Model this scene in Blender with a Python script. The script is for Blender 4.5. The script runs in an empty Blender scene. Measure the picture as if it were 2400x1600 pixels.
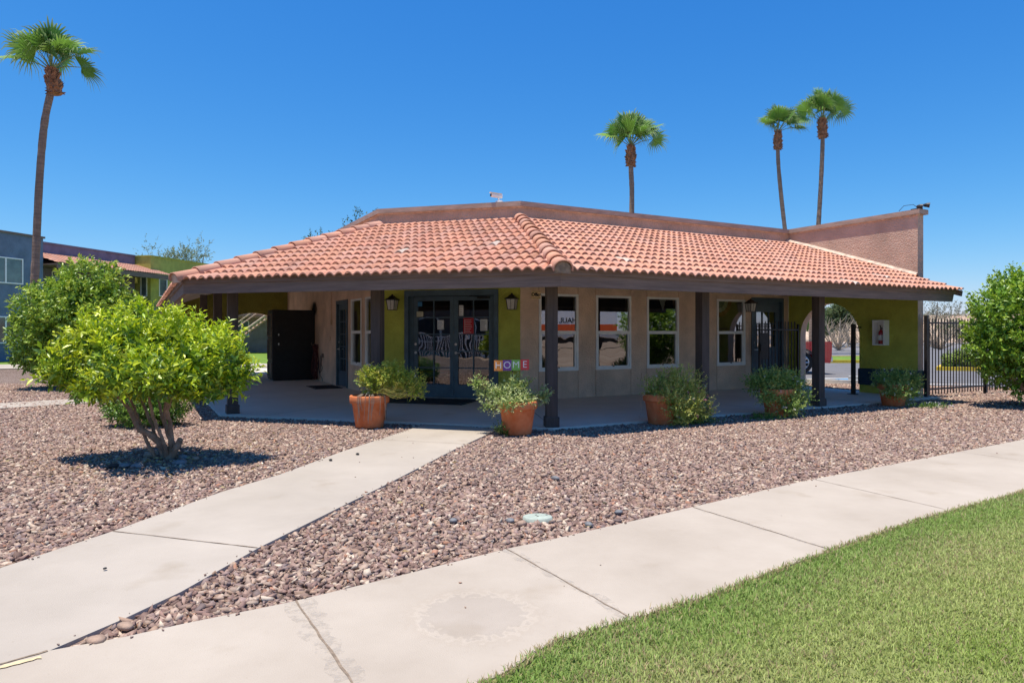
import bpy, bmesh, math, random
import numpy as np
from mathutils import Vector, Matrix
R = math.radians
random.seed(7); RNG = np.random.default_rng(11)
S = bpy.context.scene
HC = 1.4                                   # camera height above the concrete

# ------------------------------------------------------------ camera, sky, sun
cam_d = bpy.data.cameras.new('camera'); cam = bpy.data.objects.new('camera', cam_d)
S.collection.objects.link(cam); S.camera = cam
cam.location = (0, 0, HC); cam.rotation_euler = (R(90), 0, 0)
cam_d.sensor_width = 36; cam_d.lens = 24.0; cam_d.shift_y = -20/2400
cam_d.clip_start = 0.05; cam_d.clip_end = 3000
TO_SUN = Vector((-0.165, -0.07, 1.0)).normalized()
w = bpy.data.worlds.new('World'); S.world = w; w.use_nodes = True
nt = w.node_tree; bg = nt.nodes['Background']
sky = nt.nodes.new('ShaderNodeTexSky'); sky.sky_type = 'NISHITA'; sky.sun_disc = False
sky.sun_elevation = math.asin(TO_SUN.z); sky.sun_rotation = math.atan2(TO_SUN.x, TO_SUN.y)
sky.altitude = 400; sky.air_density = 1.0; sky.dust_density = 0.35; sky.ozone_density = 3.0
# grade of the desert sky: each channel a*(k*x)^g, so that the blue deepens away from the horizon
sp = nt.nodes.new('ShaderNodeSeparateColor'); cb_ = nt.nodes.new('ShaderNodeCombineColor'); nt.links.new(sky.outputs[0], sp.inputs[0])
SK = 0.15*2**0.3
for i_, (a_, g_) in enumerate(((.53, 1.80), (.59, 1.03), (.82, .58))):
    m1 = nt.nodes.new('ShaderNodeMath'); m1.operation = 'MULTIPLY'; m1.inputs[1].default_value = SK
    m2 = nt.nodes.new('ShaderNodeMath'); m2.operation = 'POWER'; m2.inputs[1].default_value = g_
    m3 = nt.nodes.new('ShaderNodeMath'); m3.operation = 'MULTIPLY'; m3.inputs[1].default_value = a_/0.15/2**0.84
    nt.links.new(sp.outputs[i_], m1.inputs[0]); nt.links.new(m1.outputs[0], m2.inputs[0]); nt.links.new(m2.outputs[0], m3.inputs[0]); nt.links.new(m3.outputs[0], cb_.inputs[i_])
nt.links.new(cb_.outputs[0], bg.inputs[0])
bg.inputs[1].default_value = 0.15
sun_d = bpy.data.lights.new('sun', 'SUN'); sun_d.energy = 3.2; sun_d.angle = R(0.53); sun_d.color = (1, .925, .80)
sun = bpy.data.objects.new('sun', sun_d); S.collection.objects.link(sun)
sun.rotation_euler = TO_SUN.to_track_quat('Z', 'Y').to_euler(); sun.location = (0, 0, 30)
S.view_settings.view_transform = 'Standard'; S.view_settings.look = 'None'
S.view_settings.exposure = 0.92; S.view_settings.gamma = 1
S.render.engine = 'CYCLES'
S.cycles.max_bounces = 12; S.cycles.diffuse_bounces = 7; S.cycles.glossy_bounces = 5; S.cycles.transparent_max_bounces = 16

# ------------------------------------------------------------ helpers
def G(u, v, z=0.0):                        # a point at height z measured off the photograph
    y = 1600*(HC-z)/(v-780); return Vector(((u-1200)/1600*y, y, z))
def A(u, v, y):                            # a point at depth y
    return Vector(((u-1200)/1600*y, y, HC-(v-780)/1600*y))
class Fr:                                  # vertical wall frame: t along, n outward, z up
    def __init__(s, x, y, ang):
        s.o = Vector((x, y)); s.d = Vector((math.cos(ang), math.sin(ang))); s.n = Vector((s.d.y, -s.d.x))
    def P(s, t, n, z):
        q = s.o + s.d*t + s.n*n; return Vector((q.x, q.y, z))
    def t_at(s, u, n=0):
        k = (u-1200)/1600; a = s.o + s.n*n
        return (k*a.y-a.x)/(s.d.x-k*s.d.y)
    def z_at(s, u, v, n=0):
        p = s.P(s.t_at(u, n), n, 0); return HC-(v-780)/1600*p.y
    def ang(s): return math.atan2(s.d.y, s.d.x)
W0 = Fr(0, 0, 0)
def wl(p):
    v = Vector((0, 0, 0))
    while p is not None: v += p.location; p = p.parent
    return v
def link(name, me, m, parent=None, smooth=False):
    o = bpy.data.objects.new(name, me); S.collection.objects.link(o)
    if m is not None:
        for x in (m if isinstance(m, (list, tuple)) else [m]): me.materials.append(x)
    if parent is not None:
        o.parent = parent; off = wl(parent)
        if off.length > 0: me.transform(Matrix.Translation(-off))
    if smooth:
        me.polygons.foreach_set('use_smooth', [True]*len(me.polygons))
    return o
class MB:
    def __init__(s): s.v = []; s.f = []; s.mi = []; s.cur = 0
    def add(s, vs, fs):
        b = len(s.v); s.v += [tuple(x) for x in vs]; s.f += [tuple(b+i for i in f) for f in fs]; s.mi += [s.cur]*len(fs); return s
    def box(s, fr, t0, t1, n0, n1, z0, z1, bev=0.0):
        if bev <= 0:
            p = [fr.P(t, n, z) for z in (z0, z1) for n in (n0, n1) for t in (t0, t1)]
            return s.add(p, [(0,1,3,2),(4,6,7,5),(0,4,5,1),(2,3,7,6),(0,2,6,4),(1,5,7,3)])
        bm = bmesh.new(); vs = [bm.verts.new(fr.P(t, n, z)) for z in (z0, z1) for n in (n0, n1) for t in (t0, t1)]
        for f in [(0,1,3,2),(4,6,7,5),(0,4,5,1),(2,3,7,6),(0,2,6,4),(1,5,7,3)]: bm.faces.new([vs[i] for i in f])
        bmesh.ops.bevel(bm, geom=bm.edges[:], offset=bev, segments=2, affect='EDGES', profile=.5)
        return s.bm(bm)
    def bm(s, bm):
        bm.verts.index_update(); s.add([v.co.copy() for v in bm.verts], [[v.index for v in f.verts] for f in bm.faces]); bm.free(); return s
    def tube(s, pts, rad, n=8, caps=True):
        pts = [Vector(p) for p in pts]; N = len(pts)
        if not isinstance(rad, (list, tuple)): rad = [rad]*N
        vs = []; a = None
        for i, p in enumerate(pts):
            d = (pts[min(i+1, N-1)]-pts[max(i-1, 0)])
            d = d.normalized() if d.length > 1e-9 else Vector((0, 0, 1))
            if a is None: a = d.orthogonal().normalized()
            a = (a-d*a.dot(d)); a = a.normalized() if a.length > 1e-6 else d.orthogonal().normalized()
            b = d.cross(a)
            for k in range(n):
                th = 2*math.pi*k/n; vs.append(p+(a*math.cos(th)+b*math.sin(th))*rad[i])
        fs = [(i*n+k, i*n+(k+1) % n, (i+1)*n+(k+1) % n, (i+1)*n+k) for i in range(N-1) for k in range(n)]
        if caps: fs += [tuple(range(n))[::-1], tuple((N-1)*n+k for k in range(n))]
        return s.add(vs, fs)
    def lathe(s, c, prof, n=28, sx=1, sy=1):
        c = Vector(c); vs = []
        for r, z in prof:
            for k in range(n):
                th = 2*math.pi*k/n; vs.append(c+Vector((math.cos(th)*r*sx, math.sin(th)*r*sy, z)))
        N = len(prof)
        return s.add(vs, [(i*n+k, i*n+(k+1) % n, (i+1)*n+(k+1) % n, (i+1)*n+k) for i in range(N-1) for k in range(n)])
    def prism(s, pts, z0, z1, sides=True):      # polygon in plan, extruded
        bm = bmesh.new(); top = [bm.verts.new((p[0], p[1], z1)) for p in pts]
        f = bm.faces.new(top); f.normal_update()
        if f.normal.z < 0: f.normal_flip()
        if sides:
            lo = [bm.verts.new((p[0], p[1], z0)) for p in pts]; n = len(pts)
            for i in range(n): bm.faces.new([lo[i], lo[(i+1) % n], top[(i+1) % n], top[i]])
        bmesh.ops.triangulate(bm, faces=[q for q in bm.faces if len(q.verts) > 4])
        bmesh.ops.recalc_face_normals(bm, faces=bm.faces[:]) if sides else None
        return s.bm(bm)
    def mesh(s, name='m'):
        me = bpy.data.meshes.new(name); me.from_pydata(s.v, [], s.f)
        if any(s.mi): me.polygons.foreach_set('material_index', s.mi)
        me.update(); return me
    def build(s, name, m, parent=None, smooth=False): return link(name, s.mesh(name), m, parent, smooth)
def tag(o, label=None, cat=None, group=None, kind=None):
    if label: o['label'] = label
    if cat: o['category'] = cat
    if group: o['group'] = group
    if kind: o['kind'] = kind
    return o
def thing(name, label, cat, loc=(0, 0, 0), group=None):
    o = bpy.data.objects.new(name, None); S.collection.objects.link(o); o.location = loc
    o.empty_display_size = .2; return tag(o, label, cat, group)
def struct(o): o['kind'] = 'structure'; return o
def copy_tree(o, parent=None):
    c = o.copy(); S.collection.objects.link(c); c.parent = parent
    for ch in list(o.children): copy_tree(ch, c)
    return c
def text_mesh(body, size, ext=0.002, align='CENTER', bold=0.0):
    cu = bpy.data.curves.new('txt', 'FONT'); cu.body = body; cu.size = size; cu.extrude = ext; cu.offset = bold
    cu.align_x = align; cu.align_y = 'CENTER'
    o = bpy.data.objects.new('txt', cu); S.collection.objects.link(o)
    bpy.context.view_layer.update()
    me = bpy.data.meshes.new_from_object(o.evaluated_get(bpy.context.evaluated_depsgraph_get()))
    bpy.data.objects.remove(o); bpy.data.curves.remove(cu); me.materials.clear(); return me
def place_text(me, fr, t, n, z, rot=0.0):   # text x runs along t, faces +n
    M = Matrix(((fr.d.x, 0, fr.n.x, 0), (fr.d.y, 0, fr.n.y, 0), (0, 1, 0, 0), (0, 0, 0, 1)))
    me.transform(Matrix.Translation(fr.P(t, n, z)) @ M @ Matrix.Rotation(rot, 4, 'Z'))
    return me

# ------------------------------------------------------------ materials
def mat(name, col, rough=.7, var=.12, nscale=4.0, bump=0.0, bscale=60.0, spec=.4, metal=0.0, col2=None, detail=6, stretch=None, bdist=.01, attr=None, transl=0.0, contrast=(.35, .65), coat=0.0, emit=0.0):
    m = bpy.data.materials.new(name); m.use_nodes = True; t = m.node_tree; N = t.nodes; L = t.links
    b = N['Principled BSDF']; b.inputs['Roughness'].default_value = rough; b.inputs['Metallic'].default_value = metal
    b.inputs['Specular IOR Level'].default_value = spec; b.inputs['Coat Weight'].default_value = coat
    tc = N.new('ShaderNodeTexCoord'); mp = N.new('ShaderNodeMapping'); L.new(tc.outputs['Object'], mp.inputs[0])
    if stretch: mp.inputs['Scale'].default_value = stretch
    no = N.new('ShaderNodeTexNoise'); no.inputs['Scale'].default_value = nscale; no.inputs['Detail'].default_value = detail
    no.inputs['Roughness'].default_value = .62
    L.new(mp.outputs[0], no.inputs['Vector'])
    rp = N.new('ShaderNodeValToRGB'); e = rp.color_ramp.elements
    c = Vector(col); c2 = Vector(col2) if col2 else c*(1+var)
    c1 = c if col2 else c*(1-var)
    e[0].position = contrast[0]; e[1].position = contrast[1]
    e[0].color = (*c1, 1); e[1].color = (*[min(x, 1) for x in c2], 1)
    L.new(no.outputs['Fac'], rp.inputs[0]); out = rp.outputs[0]
    if attr:
        at = N.new('ShaderNodeAttribute'); at.attribute_name = attr
        mx = N.new('ShaderNodeMix'); mx.data_type = 'RGBA'; mx.blend_type = 'MULTIPLY'; mx.inputs['Factor'].default_value = 1
        L.new(out, mx.inputs[6]); L.new(at.outputs['Color'], mx.inputs[7]); out = mx.outputs[2]
    L.new(out, b.inputs['Base Color'])
    if bump > 0:
        n2 = N.new('ShaderNodeTexNoise'); n2.inputs['Scale'].default_value = bscale; n2.inputs['Detail'].default_value = 4
        L.new(mp.outputs[0], n2.inputs['Vector'])
        bp = N.new('ShaderNodeBump'); bp.inputs['Strength'].default_value = bump; bp.inputs['Distance'].default_value = bdist
        L.new(n2.outputs['Fac'], bp.inputs['Height']); L.new(bp.outputs[0], b.inputs['Normal'])
    if emit > 0:
        L.new(out, b.inputs['Emission Color']); b.inputs['Emission Strength'].default_value = emit
    if transl > 0:
        tr = N.new('ShaderNodeBsdfTranslucent'); ms = N.new('ShaderNodeMixShader'); ms.inputs[0].default_value = transl
        L.new(out, tr.inputs[0]); L.new(b.outputs[0], ms.inputs[1]); L.new(tr.outputs[0], ms.inputs[2])
        L.new(ms.outputs[0], N['Material Output'].inputs[0])
    m['col_out'] = 1
    return m
def glass_mat(name, refl=.3, tint=(.75, .8, .78), wob=0.0):
    m = bpy.data.materials.new(name); m.use_nodes = True; t = m.node_tree; N = t.nodes; L = t.links
    N.remove(N['Principled BSDF'])
    tr = N.new('ShaderNodeBsdfTransparent'); tr.inputs[0].default_value = (*tint, 1)
    gl = N.new('ShaderNodeBsdfGlossy'); gl.inputs['Roughness'].default_value = .0; gl.inputs[0].default_value = (.95, .97, 1, 1)
    fr = N.new('ShaderNodeFresnel'); fr.inputs[0].default_value = 1.5
    ad = N.new('ShaderNodeMath'); ad.operation = 'ADD'; ad.inputs[1].default_value = refl; ad.use_clamp = True
    ms = N.new('ShaderNodeMixShader'); L.new(fr.outputs[0], ad.inputs[0]); L.new(ad.outputs[0], ms.inputs[0])
    L.new(tr.outputs[0], ms.inputs[1]); L.new(gl.outputs[0], ms.inputs[2]); L.new(ms.outputs[0], N['Material Output'].inputs[0])
    if wob:
        tc = N.new('ShaderNodeTexCoord'); no = N.new('ShaderNodeTexNoise'); no.inputs['Scale'].default_value = 2.2; no.inputs['Detail'].default_value = 1
        bp = N.new('ShaderNodeBump'); bp.inputs['Strength'].default_value = wob; bp.inputs['Distance'].default_value = .02
        L.new(tc.outputs['Object'], no.inputs['Vector']); L.new(no.outputs['Fac'], bp.inputs['Height']); L.new(bp.outputs[0], gl.inputs['Normal'])
    return m
M = {}
def stucco(name, col, bump=.7, scale=26, var=.16):
    return mat(name, col, .9, var, 1.6, bump, scale, .2, bdist=.035, detail=9)
M['tan'] = stucco('tan_stucco', (.78, .565, .41), .8, 34)
M['tan_par'] = stucco('tan_parapet_stucco', (.50, .345, .255), .8, 24)
M['heavy'] = stucco('heavy_stucco', (.55, .385, .295), .9, 34)
M['heavy'].node_tree.nodes['Bump'].inputs['Distance'].default_value = .045
M['green'] = stucco('olive_stucco', (.52, .54, .095), .8, 30)
M['green_shade'] = stucco('shaded_olive_stucco', (.30, .29, .06), .8, 30)  # darker copy of the olive stucco, shade of the left wing in its colour
M['slate'] = stucco('slate_stucco', (.16, .21, .29), .5, 20)
M['slate2'] = stucco('mauve_slate_stucco', (.20, .175, .24), .4, 20)
M['olive2'] = stucco('light_olive_stucco', (.46, .46, .11), .4, 20)
M['bluebase'] = stucco('blue_plaster', (.035, .06, .09), .5, 30)
M['cap'] = mat('cap_wood', (.40, .285, .22), .7, .2, 3, .3, 40, stretch=(1, 1, 6))
M['flash'] = mat('flashing_white', (.56, .43, .34), .8, .3, 8, .3, 60)
M['fascia'] = mat('fascia_wood', (.20, .142, .115), .72, .22, 2.5, .5, 30, stretch=(.6, .6, 9), bdist=.006)
M['post'] = mat('post_wood', (.075, .058, .05), .7, .25, 3, .5, 30, stretch=(5, 5, .5), bdist=.006)
M['soffit'] = mat('soffit_wood', (.50, .41, .33), .8, .2, 4, .3, 20)
M['white'] = mat('white_vinyl', (.9, .89, .85), .45, .05, 5)
M['dooru'] = mat('slate_blue_paint', (.078, .125, .155), .5, .15, 4, .25, 40)
M['glass'] = glass_mat('window_glass', .24, (.6, .65, .62), .0)
M['glass_wavy'] = glass_mat('wavy_glass', .11, (.6, .65, .62), .10)
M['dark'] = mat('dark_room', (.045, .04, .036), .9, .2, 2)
M['black'] = mat('black_metal', (.012, .012, .013), .45, .3, 8, .2, 60)
M['iron'] = mat('dark_iron', (.03, .026, .026), .5, .3, 12, .3, 80)
M['lampglass'] = mat('frosted_glass', (.62, .60, .53), .4, .08, 20)
M['terra'] = mat('terracotta', (.60, .15, .045), .8, .0, 5, .5, 70, .3, col2=(.72, .26, .11), detail=10)
M['soil'] = mat('soil', (.06, .04, .03), .95, .3, 30, 1, 60)
M['steel'] = mat('steel', (.6, .6, .6), .3, .05, 5, metal=1)
M['paper'] = mat('paper', (.75, .74, .70), .8, .03, 5)
M['inkr'] = mat('red_print', (.50, .03, .04), .7, .06, 5)
M['ink'] = mat('dark_print', (.03, .03, .03), .7, .1, 5)
M['bark'] = mat('bark', (.34, .23, .16), .9, .35, 10, .9, 30, .2, bdist=.02)
M['barkd'] = mat('grey_bark', (.24, .19, .15), .9, .3, 14, .9, 30, .2, bdist=.02)
M['palmtrunk'] = mat('palm_trunk', (.30, .21, .155), .95, .25, 2, .9, 9, .15, stretch=(1, 1, 7), bdist=.05)
M['boot'] = mat('palm_boot', (.30, .15, .085), .9, .4, 6, .8, 10, .15, bdist=.04)
M['leaf'] = mat('leaf', (1, 1, 1), .38, .06, 3, attr='tint', spec=.6, transl=.27)
M['leafm'] = mat('matte_leaf', (1, 1, 1), .6, .06, 3, attr='tint', spec=.3, transl=.3)
M['petal'] = mat('petal', (1, 1, 1), .7, .03, 3, attr='tint', spec=.2, transl=.2)
M['asphalt'] = mat('asphalt', (.17, .165, .17), .9, .12, 1.2, .6, 120, .2)
M['road'] = mat('road_asphalt', (.20, .195, .20), .9, .1, .6, .4, 90, .2)
M['yellow'] = mat('yellow_paint', (.72, .50, .04), .7, .15, 6)
M['bluep'] = mat('blue_paint', (.06, .22, .42), .7, .2, 6)
M['whitep'] = mat('white_road_paint', (.62, .62, .60), .7, .12, 6)
M['redcar'] = mat('red_car_paint', (.42, .012, .022), .25, .06, 2, coat=1.0)
M['tyre'] = mat('tyre', (.02, .02, .02), .85, .2, 20, .4, 60)
M['hose'] = mat('red_hose', (.11, .03, .028), .6, .2, 8)
M['teal'] = mat('teal_fabric', (.01, .25, .33), .8, .15, 8)
M['orange'] = mat('orange_band', (.70, .11, .02), .5, .04, 5)
M['dryg'] = mat('dry_twig', (.42, .33, .24), .95, .2, 10)

def tile_mat():
    m = mat('clay_tile', (1, 1, 1), .85, .13, 1.3, .45, 90, .2, attr='tint', detail=10, bdist=.006); return m
M['tile'] = tile_mat()
def concrete(name, col, warm, stain=None):
    m = mat(name, col, .88, .0, .8, .5, 150, .25, col2=warm, detail=12, bdist=.004, contrast=(.3, .7))
    t = m.node_tree; N = t.nodes; L = t.links; b = N['Principled BSDF']
    src = b.inputs['Base Color'].links[0].from_socket; tc = [n for n in N if n.type == 'TEX_COORD'][0]
    # rusty / dirty blotches
    n2 = N.new('ShaderNodeTexNoise'); n2.inputs['Scale'].default_value = 2.1; n2.inputs['Detail'].default_value = 9
    L.new(tc.outputs['Object'], n2.inputs['Vector'])
    rp = N.new('ShaderNodeValToRGB'); rp.color_ramp.elements[0].position = .60; rp.color_ramp.elements[1].position = .78
    rp.color_ramp.elements[0].color = (0, 0, 0, 1); rp.color_ramp.elements[1].color = (.45, .45, .45, 1)
    L.new(n2.outputs['Fac'], rp.inputs[0])
    mx = N.new('ShaderNodeMix'); mx.data_type = 'RGBA'; mx.blend_type = 'MIX'
    L.new(rp.outputs[0], mx.inputs['Factor']); L.new(src, mx.inputs[6]); mx.inputs[7].default_value = (col[0]*.74, col[1]*.66, col[2]*.54, 1)
    # small specks
    n3 = N.new('ShaderNodeTexNoise'); n3.inputs['Scale'].default_value = 55; n3.inputs['Detail'].default_value = 9
    L.new(tc.outputs['Object'], n3.inputs['Vector'])
    r3 = N.new('ShaderNodeValToRGB'); r3.color_ramp.elements[0].position = .22; r3.color_ramp.elements[1].position = .34
    r3.color_ramp.elements[0].color = (.80, .77, .74, 1); r3.color_ramp.elements[1].color = (1, 1, 1, 1)
    L.new(n3.outputs['Fac'], r3.inputs[0])
    m3 = N.new('ShaderNodeMix'); m3.data_type = 'RGBA'; m3.blend_type = 'MULTIPLY'; m3.inputs['Factor'].default_value = 1
    L.new(mx.outputs[2], m3.inputs[6]); L.new(r3.outputs[0], m3.inputs[7]); out = m3.outputs[2]
    if stain:                              # old round worn patch in the slab
        (sx, sy, sr) = stain
        mp = N.new('ShaderNodeMapping'); mp.inputs['Location'].default_value = (-sx, -sy, 0)
        L.new(tc.outputs['Object'], mp.inputs[0])
        ln = N.new('ShaderNodeVectorMath'); ln.operation = 'LENGTH'; L.new(mp.outputs[0], ln.inputs[0])
        nn = N.new('ShaderNodeTexNoise'); nn.inputs['Scale'].default_value = 22; nn.inputs['Detail'].default_value = 6
        L.new(tc.outputs['Object'], nn.inputs['Vector'])
        ma = N.new('ShaderNodeMath'); ma.operation = 'MULTIPLY_ADD'; ma.inputs[1].default_value = .28
        L.new(nn.outputs['Fac'], ma.inputs[0]); L.new(ln.outputs['Value'], ma.inputs[2])
        r4 = N.new('ShaderNodeValToRGB'); cr = r4.color_ramp
        cr.elements[0].position = sr*.55+.14; cr.elements[0].color = (.95, .95, .965, 1)
        e = cr.elements.new(sr*.72+.14); e.color = (.92, .92, .93, 1)
        e = cr.elements.new(sr*.80+.14); e.color = (1.07, 1.07, 1.07, 1)
        e = cr.elements.new(sr*.93+.14); e.color = (.97, .96, .95, 1)
        cr.elements[-1].position = sr*1.08+.14; cr.elements[-1].color = (1, 1, 1, 1)
        L.new(ma.outputs[0], r4.inputs[0])
        m4 = N.new('ShaderNodeMix'); m4.data_type = 'RGBA'; m4.blend_type = 'MULTIPLY'; m4.inputs['Factor'].default_value = 1
        L.new(out, m4.inputs[6]); L.new(r4.outputs[0], m4.inputs[7]); out = m4.outputs[2]
    L.new(out, b.inputs['Base Color']); return m
pc = G(1112, 1440)
M['conc'] = concrete('sidewalk_concrete', (.385, .325, .262), (.50, .432, .357), (pc.x, pc.y, .34))
M['conc2'] = concrete('walkway_concrete', (.38, .33, .275), (.48, .42, .355))
M['patio'] = concrete('patio_concrete', (.62, .555, .47), (.72, .655, .57))
M['joint'] = mat('joint_dirt', (.24, .18, .13), .95, .3, 30)
def ground_mat(name, c_dark, c_mid, c_light, scale):
    m = bpy.data.materials.new(name); m.use_nodes = True; t = m.node_tree; N = t.nodes; L = t.links; b = N['Principled BSDF']
    b.inputs['Roughness'].default_value = .95; b.inputs['Specular IOR Level'].default_value = .15
    tc = N.new('ShaderNodeTexCoord'); vo = N.new('ShaderNodeTexVoronoi'); vo.inputs['Scale'].default_value = scale
    L.new(tc.outputs['Object'], vo.inputs['Vector'])
    sp = N.new('ShaderNodeSeparateColor'); L.new(vo.outputs['Color'], sp.inputs[0])
    rp = N.new('ShaderNodeValToRGB'); e = rp.color_ramp.elements
    e[0].color = (*c_dark, 1); e[1].color = (*c_light, 1); k = rp.color_ramp.elements.new(.5); k.color = (*c_mid, 1)
    L.new(sp.outputs[0], rp.inputs[0])
    no = N.new('ShaderNodeTexNoise'); no.inputs['Scale'].default_value = .5; no.inputs['Detail'].default_value = 4
    L.new(tc.outputs['Object'], no.inputs['Vector'])
    r2 = N.new('ShaderNodeValToRGB'); r2.color_ramp.elements[0].position = .3; r2.color_ramp.elements[1].position = .7
    r2.color_ramp.elements[0].color = (.85, .82, .8, 1); r2.color_ramp.elements[1].color = (1.1, 1.1, 1.1, 1); L.new(no.outputs['Fac'], r2.inputs[0])
    mx = N.new('ShaderNodeMix'); mx.data_type = 'RGBA'; mx.blend_type = 'MULTIPLY'; mx.inputs['Factor'].default_value = 1
    L.new(rp.outputs[0], mx.inputs[6]); L.new(r2.outputs[0], mx.inputs[7]); L.new(mx.outputs[2], b.inputs['Base Color'])
    bp = N.new('ShaderNodeBump'); bp.inputs['Strength'].default_value = 1; bp.inputs['Distance'].default_value = .03; bp.invert = True
    L.new(vo.outputs['Distance'], bp.inputs['Height']); L.new(bp.outputs[0], b.inputs['Normal']); return m
M['gravelbase'] = ground_mat('gravel_bed', (.13, .088, .07), (.26, .19, .155), (.42, .33, .28), 42)
M['stone'] = mat('crushed_stone', (1, 1, 1), .9, .14, 60, .4, 180, .2, attr='tint', bdist=.003)
M['desert'] = mat('dry_earth', (.40, .27, .19), .95, .0, .4, .6, 3, .1, col2=(.56, .43, .32), detail=10, bdist=.2)
M['turfbase'] = mat('turf_soil', (.20, .22, .08), .95, .25, 9, .6, 60, .1)
M['blade'] = mat('grass_blade', (1, 1, 1), .6, .05, 3, attr='tint', spec=.3, transl=.35)
M['farturf'] = mat('far_lawn', (.15, .24, .04), .95, .2, 2, .5, 30, .1)

# ------------------------------------------------------------ fast numpy meshes with per-item tint
def np_mesh(name, V, F, tint_v, m, parent=None, smooth=False):
    """V (n,3), F (m,k) constant k, tint_v (n,3)"""
    me = bpy.data.meshes.new(name); k = F.shape[1]
    me.vertices.add(len(V)); me.vertices.foreach_set('co', V.astype(np.float32).ravel())
    me.loops.add(F.size); me.loops.foreach_set('vertex_index', F.astype(np.int32).ravel())
    me.polygons.add(len(F)); me.polygons.foreach_set('loop_start', (np.arange(len(F))*k).astype(np.int32))
    me.polygons.foreach_set('loop_total', np.full(len(F), k, np.int32))
    me.update(calc_edges=True)
    at = me.color_attributes.new('tint', 'FLOAT_COLOR', 'POINT')
    at.data.foreach_set('color', np.concatenate([tint_v, np.ones((len(V), 1))], 1).astype(np.float32).ravel())
    return link(name, me, m, parent, smooth)
def unit(a): return a/np.maximum(np.linalg.norm(a, axis=-1, keepdims=True), 1e-9)
def leaf_geo(P, D, size, tint, wr=.36, fold=.25, rng=RNG, droop=.15):
    n = len(P); D = unit(D); rnd = unit(rng.normal(size=(n, 3))+np.array([0, 0, .6]))
    Sd = unit(np.cross(D, rnd)); U = np.cross(Sd, D); s = size[:, None]
    flip = np.sign(U[:, 2:3]+1e-6); U = U*flip
    v0 = P; vc = P+D*s*.45-U*s*0.02; vt = P+D*s-U*s*droop
    vl = P+D*s*.42+Sd*s*wr*.5+U*s*fold*wr; vr = P+D*s*.42-Sd*s*wr*.5+U*s*fold*wr
    V = np.stack([v0, vl, vr, vc, vt], 1).reshape(-1, 3)
    b = (np.arange(n)*5)[:, None, None]
    F = (b+np.array([[0, 3, 1], [0, 2, 3], [1, 3, 4], [3, 2, 4]])[None]).reshape(-1, 3)
    return V, F, np.repeat(tint, 5, 0)
def leaves(name, P, D, size, tint, m, parent, **k):
    V, F, T = leaf_geo(P, D, size, tint, **k); return np_mesh(name, V, F, T, m, parent)
def blob_points(blobs, n, rng, shell=.55):
    """blobs: (center Vector, (rx,ry,rz)); returns points and outward dirs"""
    vol = np.array([b[1][0]*b[1][1]+b[1][0]*b[1][2]+b[1][1]*b[1][2] for b in blobs]); idx = rng.choice(len(blobs), n, p=vol/vol.sum())
    d = unit(rng.normal(size=(n, 3))); r = shell+(1-shell)*rng.random(n)**.7
    C = np.array([tuple(b[0]) for b in blobs])[idx]; Rr = np.array([b[1] for b in blobs])[idx]
    return C+d*Rr*r[:, None], unit(d/Rr), r
def twiggy(name, blobs, ntw, nl, ls, cols, tipcol, m, parent, seed=1, up=.6, shell=.5, tl=.22, wr=.36, spread=.9, tiptop=.0, zmin=None):
    rng = np.random.default_rng(seed); P, D, r = blob_points(blobs, ntw, rng, shell)
    D = unit(D+np.array([0, 0, up])+rng.normal(size=D.shape)*.35)
    zc = np.array([b[0][2] for b in blobs]); zlo = min(b[0][2]-b[1][2] for b in blobs); zhi = max(b[0][2]+b[1][2] for b in blobs)
    L = tl*(.6+.7*rng.random(ntw))
    k = np.tile(np.linspace(.1, 1, nl), ntw); Pi = np.repeat(P, nl, 0); Di = np.repeat(D, nl, 0); Li = np.repeat(L, nl)
    base = Pi+Di*(k*Li)[:, None]-Di*(Li*.5)[:, None]
    side = unit(np.cross(Di, rng.normal(size=Di.shape)))
    ld = unit(side*spread+Di*(.35+.5*k[:, None])+np.array([0, 0, .05])+rng.normal(size=Di.shape)*.15)
    size = ls*(.65+.6*rng.random(len(k)))*(1-.35*(k > .85))
    ci = np.repeat(rng.integers(0, len(cols), ntw), nl); tint = np.array(cols)[ci]*(.8+.4*rng.random((len(k), 1)))
    young = np.repeat(rng.random(ntw), nl)
    zz = (base[:, 2]-zlo)/(zhi-zlo)
    f = np.clip(k*1.3-.35, 0, 1)*np.clip((young-.25)*1.6, 0, 1)*(1-tiptop+tiptop*np.clip(zz*1.5-.2, 0, 1))
    tint = tint*(1-f[:, None])+np.array(tipcol)*f[:, None]*(.85+.3*rng.random((len(k), 1)))
    if zmin is not None:
        ok = base[:, 2] > zmin; base, ld, size, tint = base[ok], ld[ok], size[ok], tint[ok]
    return leaves(name, base, ld, size, tint, m, parent, wr=wr, rng=rng)
def branch(mb, a, b, r0, r1, seed=0, wob=.06, n=7, seg=7):
    rnd = random.Random(seed); a = Vector(a); b = Vector(b); L = (b-a).length; pts = []
    o = Vector((0, 0, 0))
    for i in range(n+1):
        f = i/n; o += Vector((rnd.uniform(-1, 1), rnd.uniform(-1, 1), rnd.uniform(-.5, .5)))*wob*L/n*1.6
        pts.append(a.lerp(b, f)+o*(math.sin(math.pi*min(f*1.0, 1))*.5+.5*f))
    mb.tube(pts, [r0+(r1-r0)*(i/n) for i in range(n+1)], seg); return pts

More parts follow.
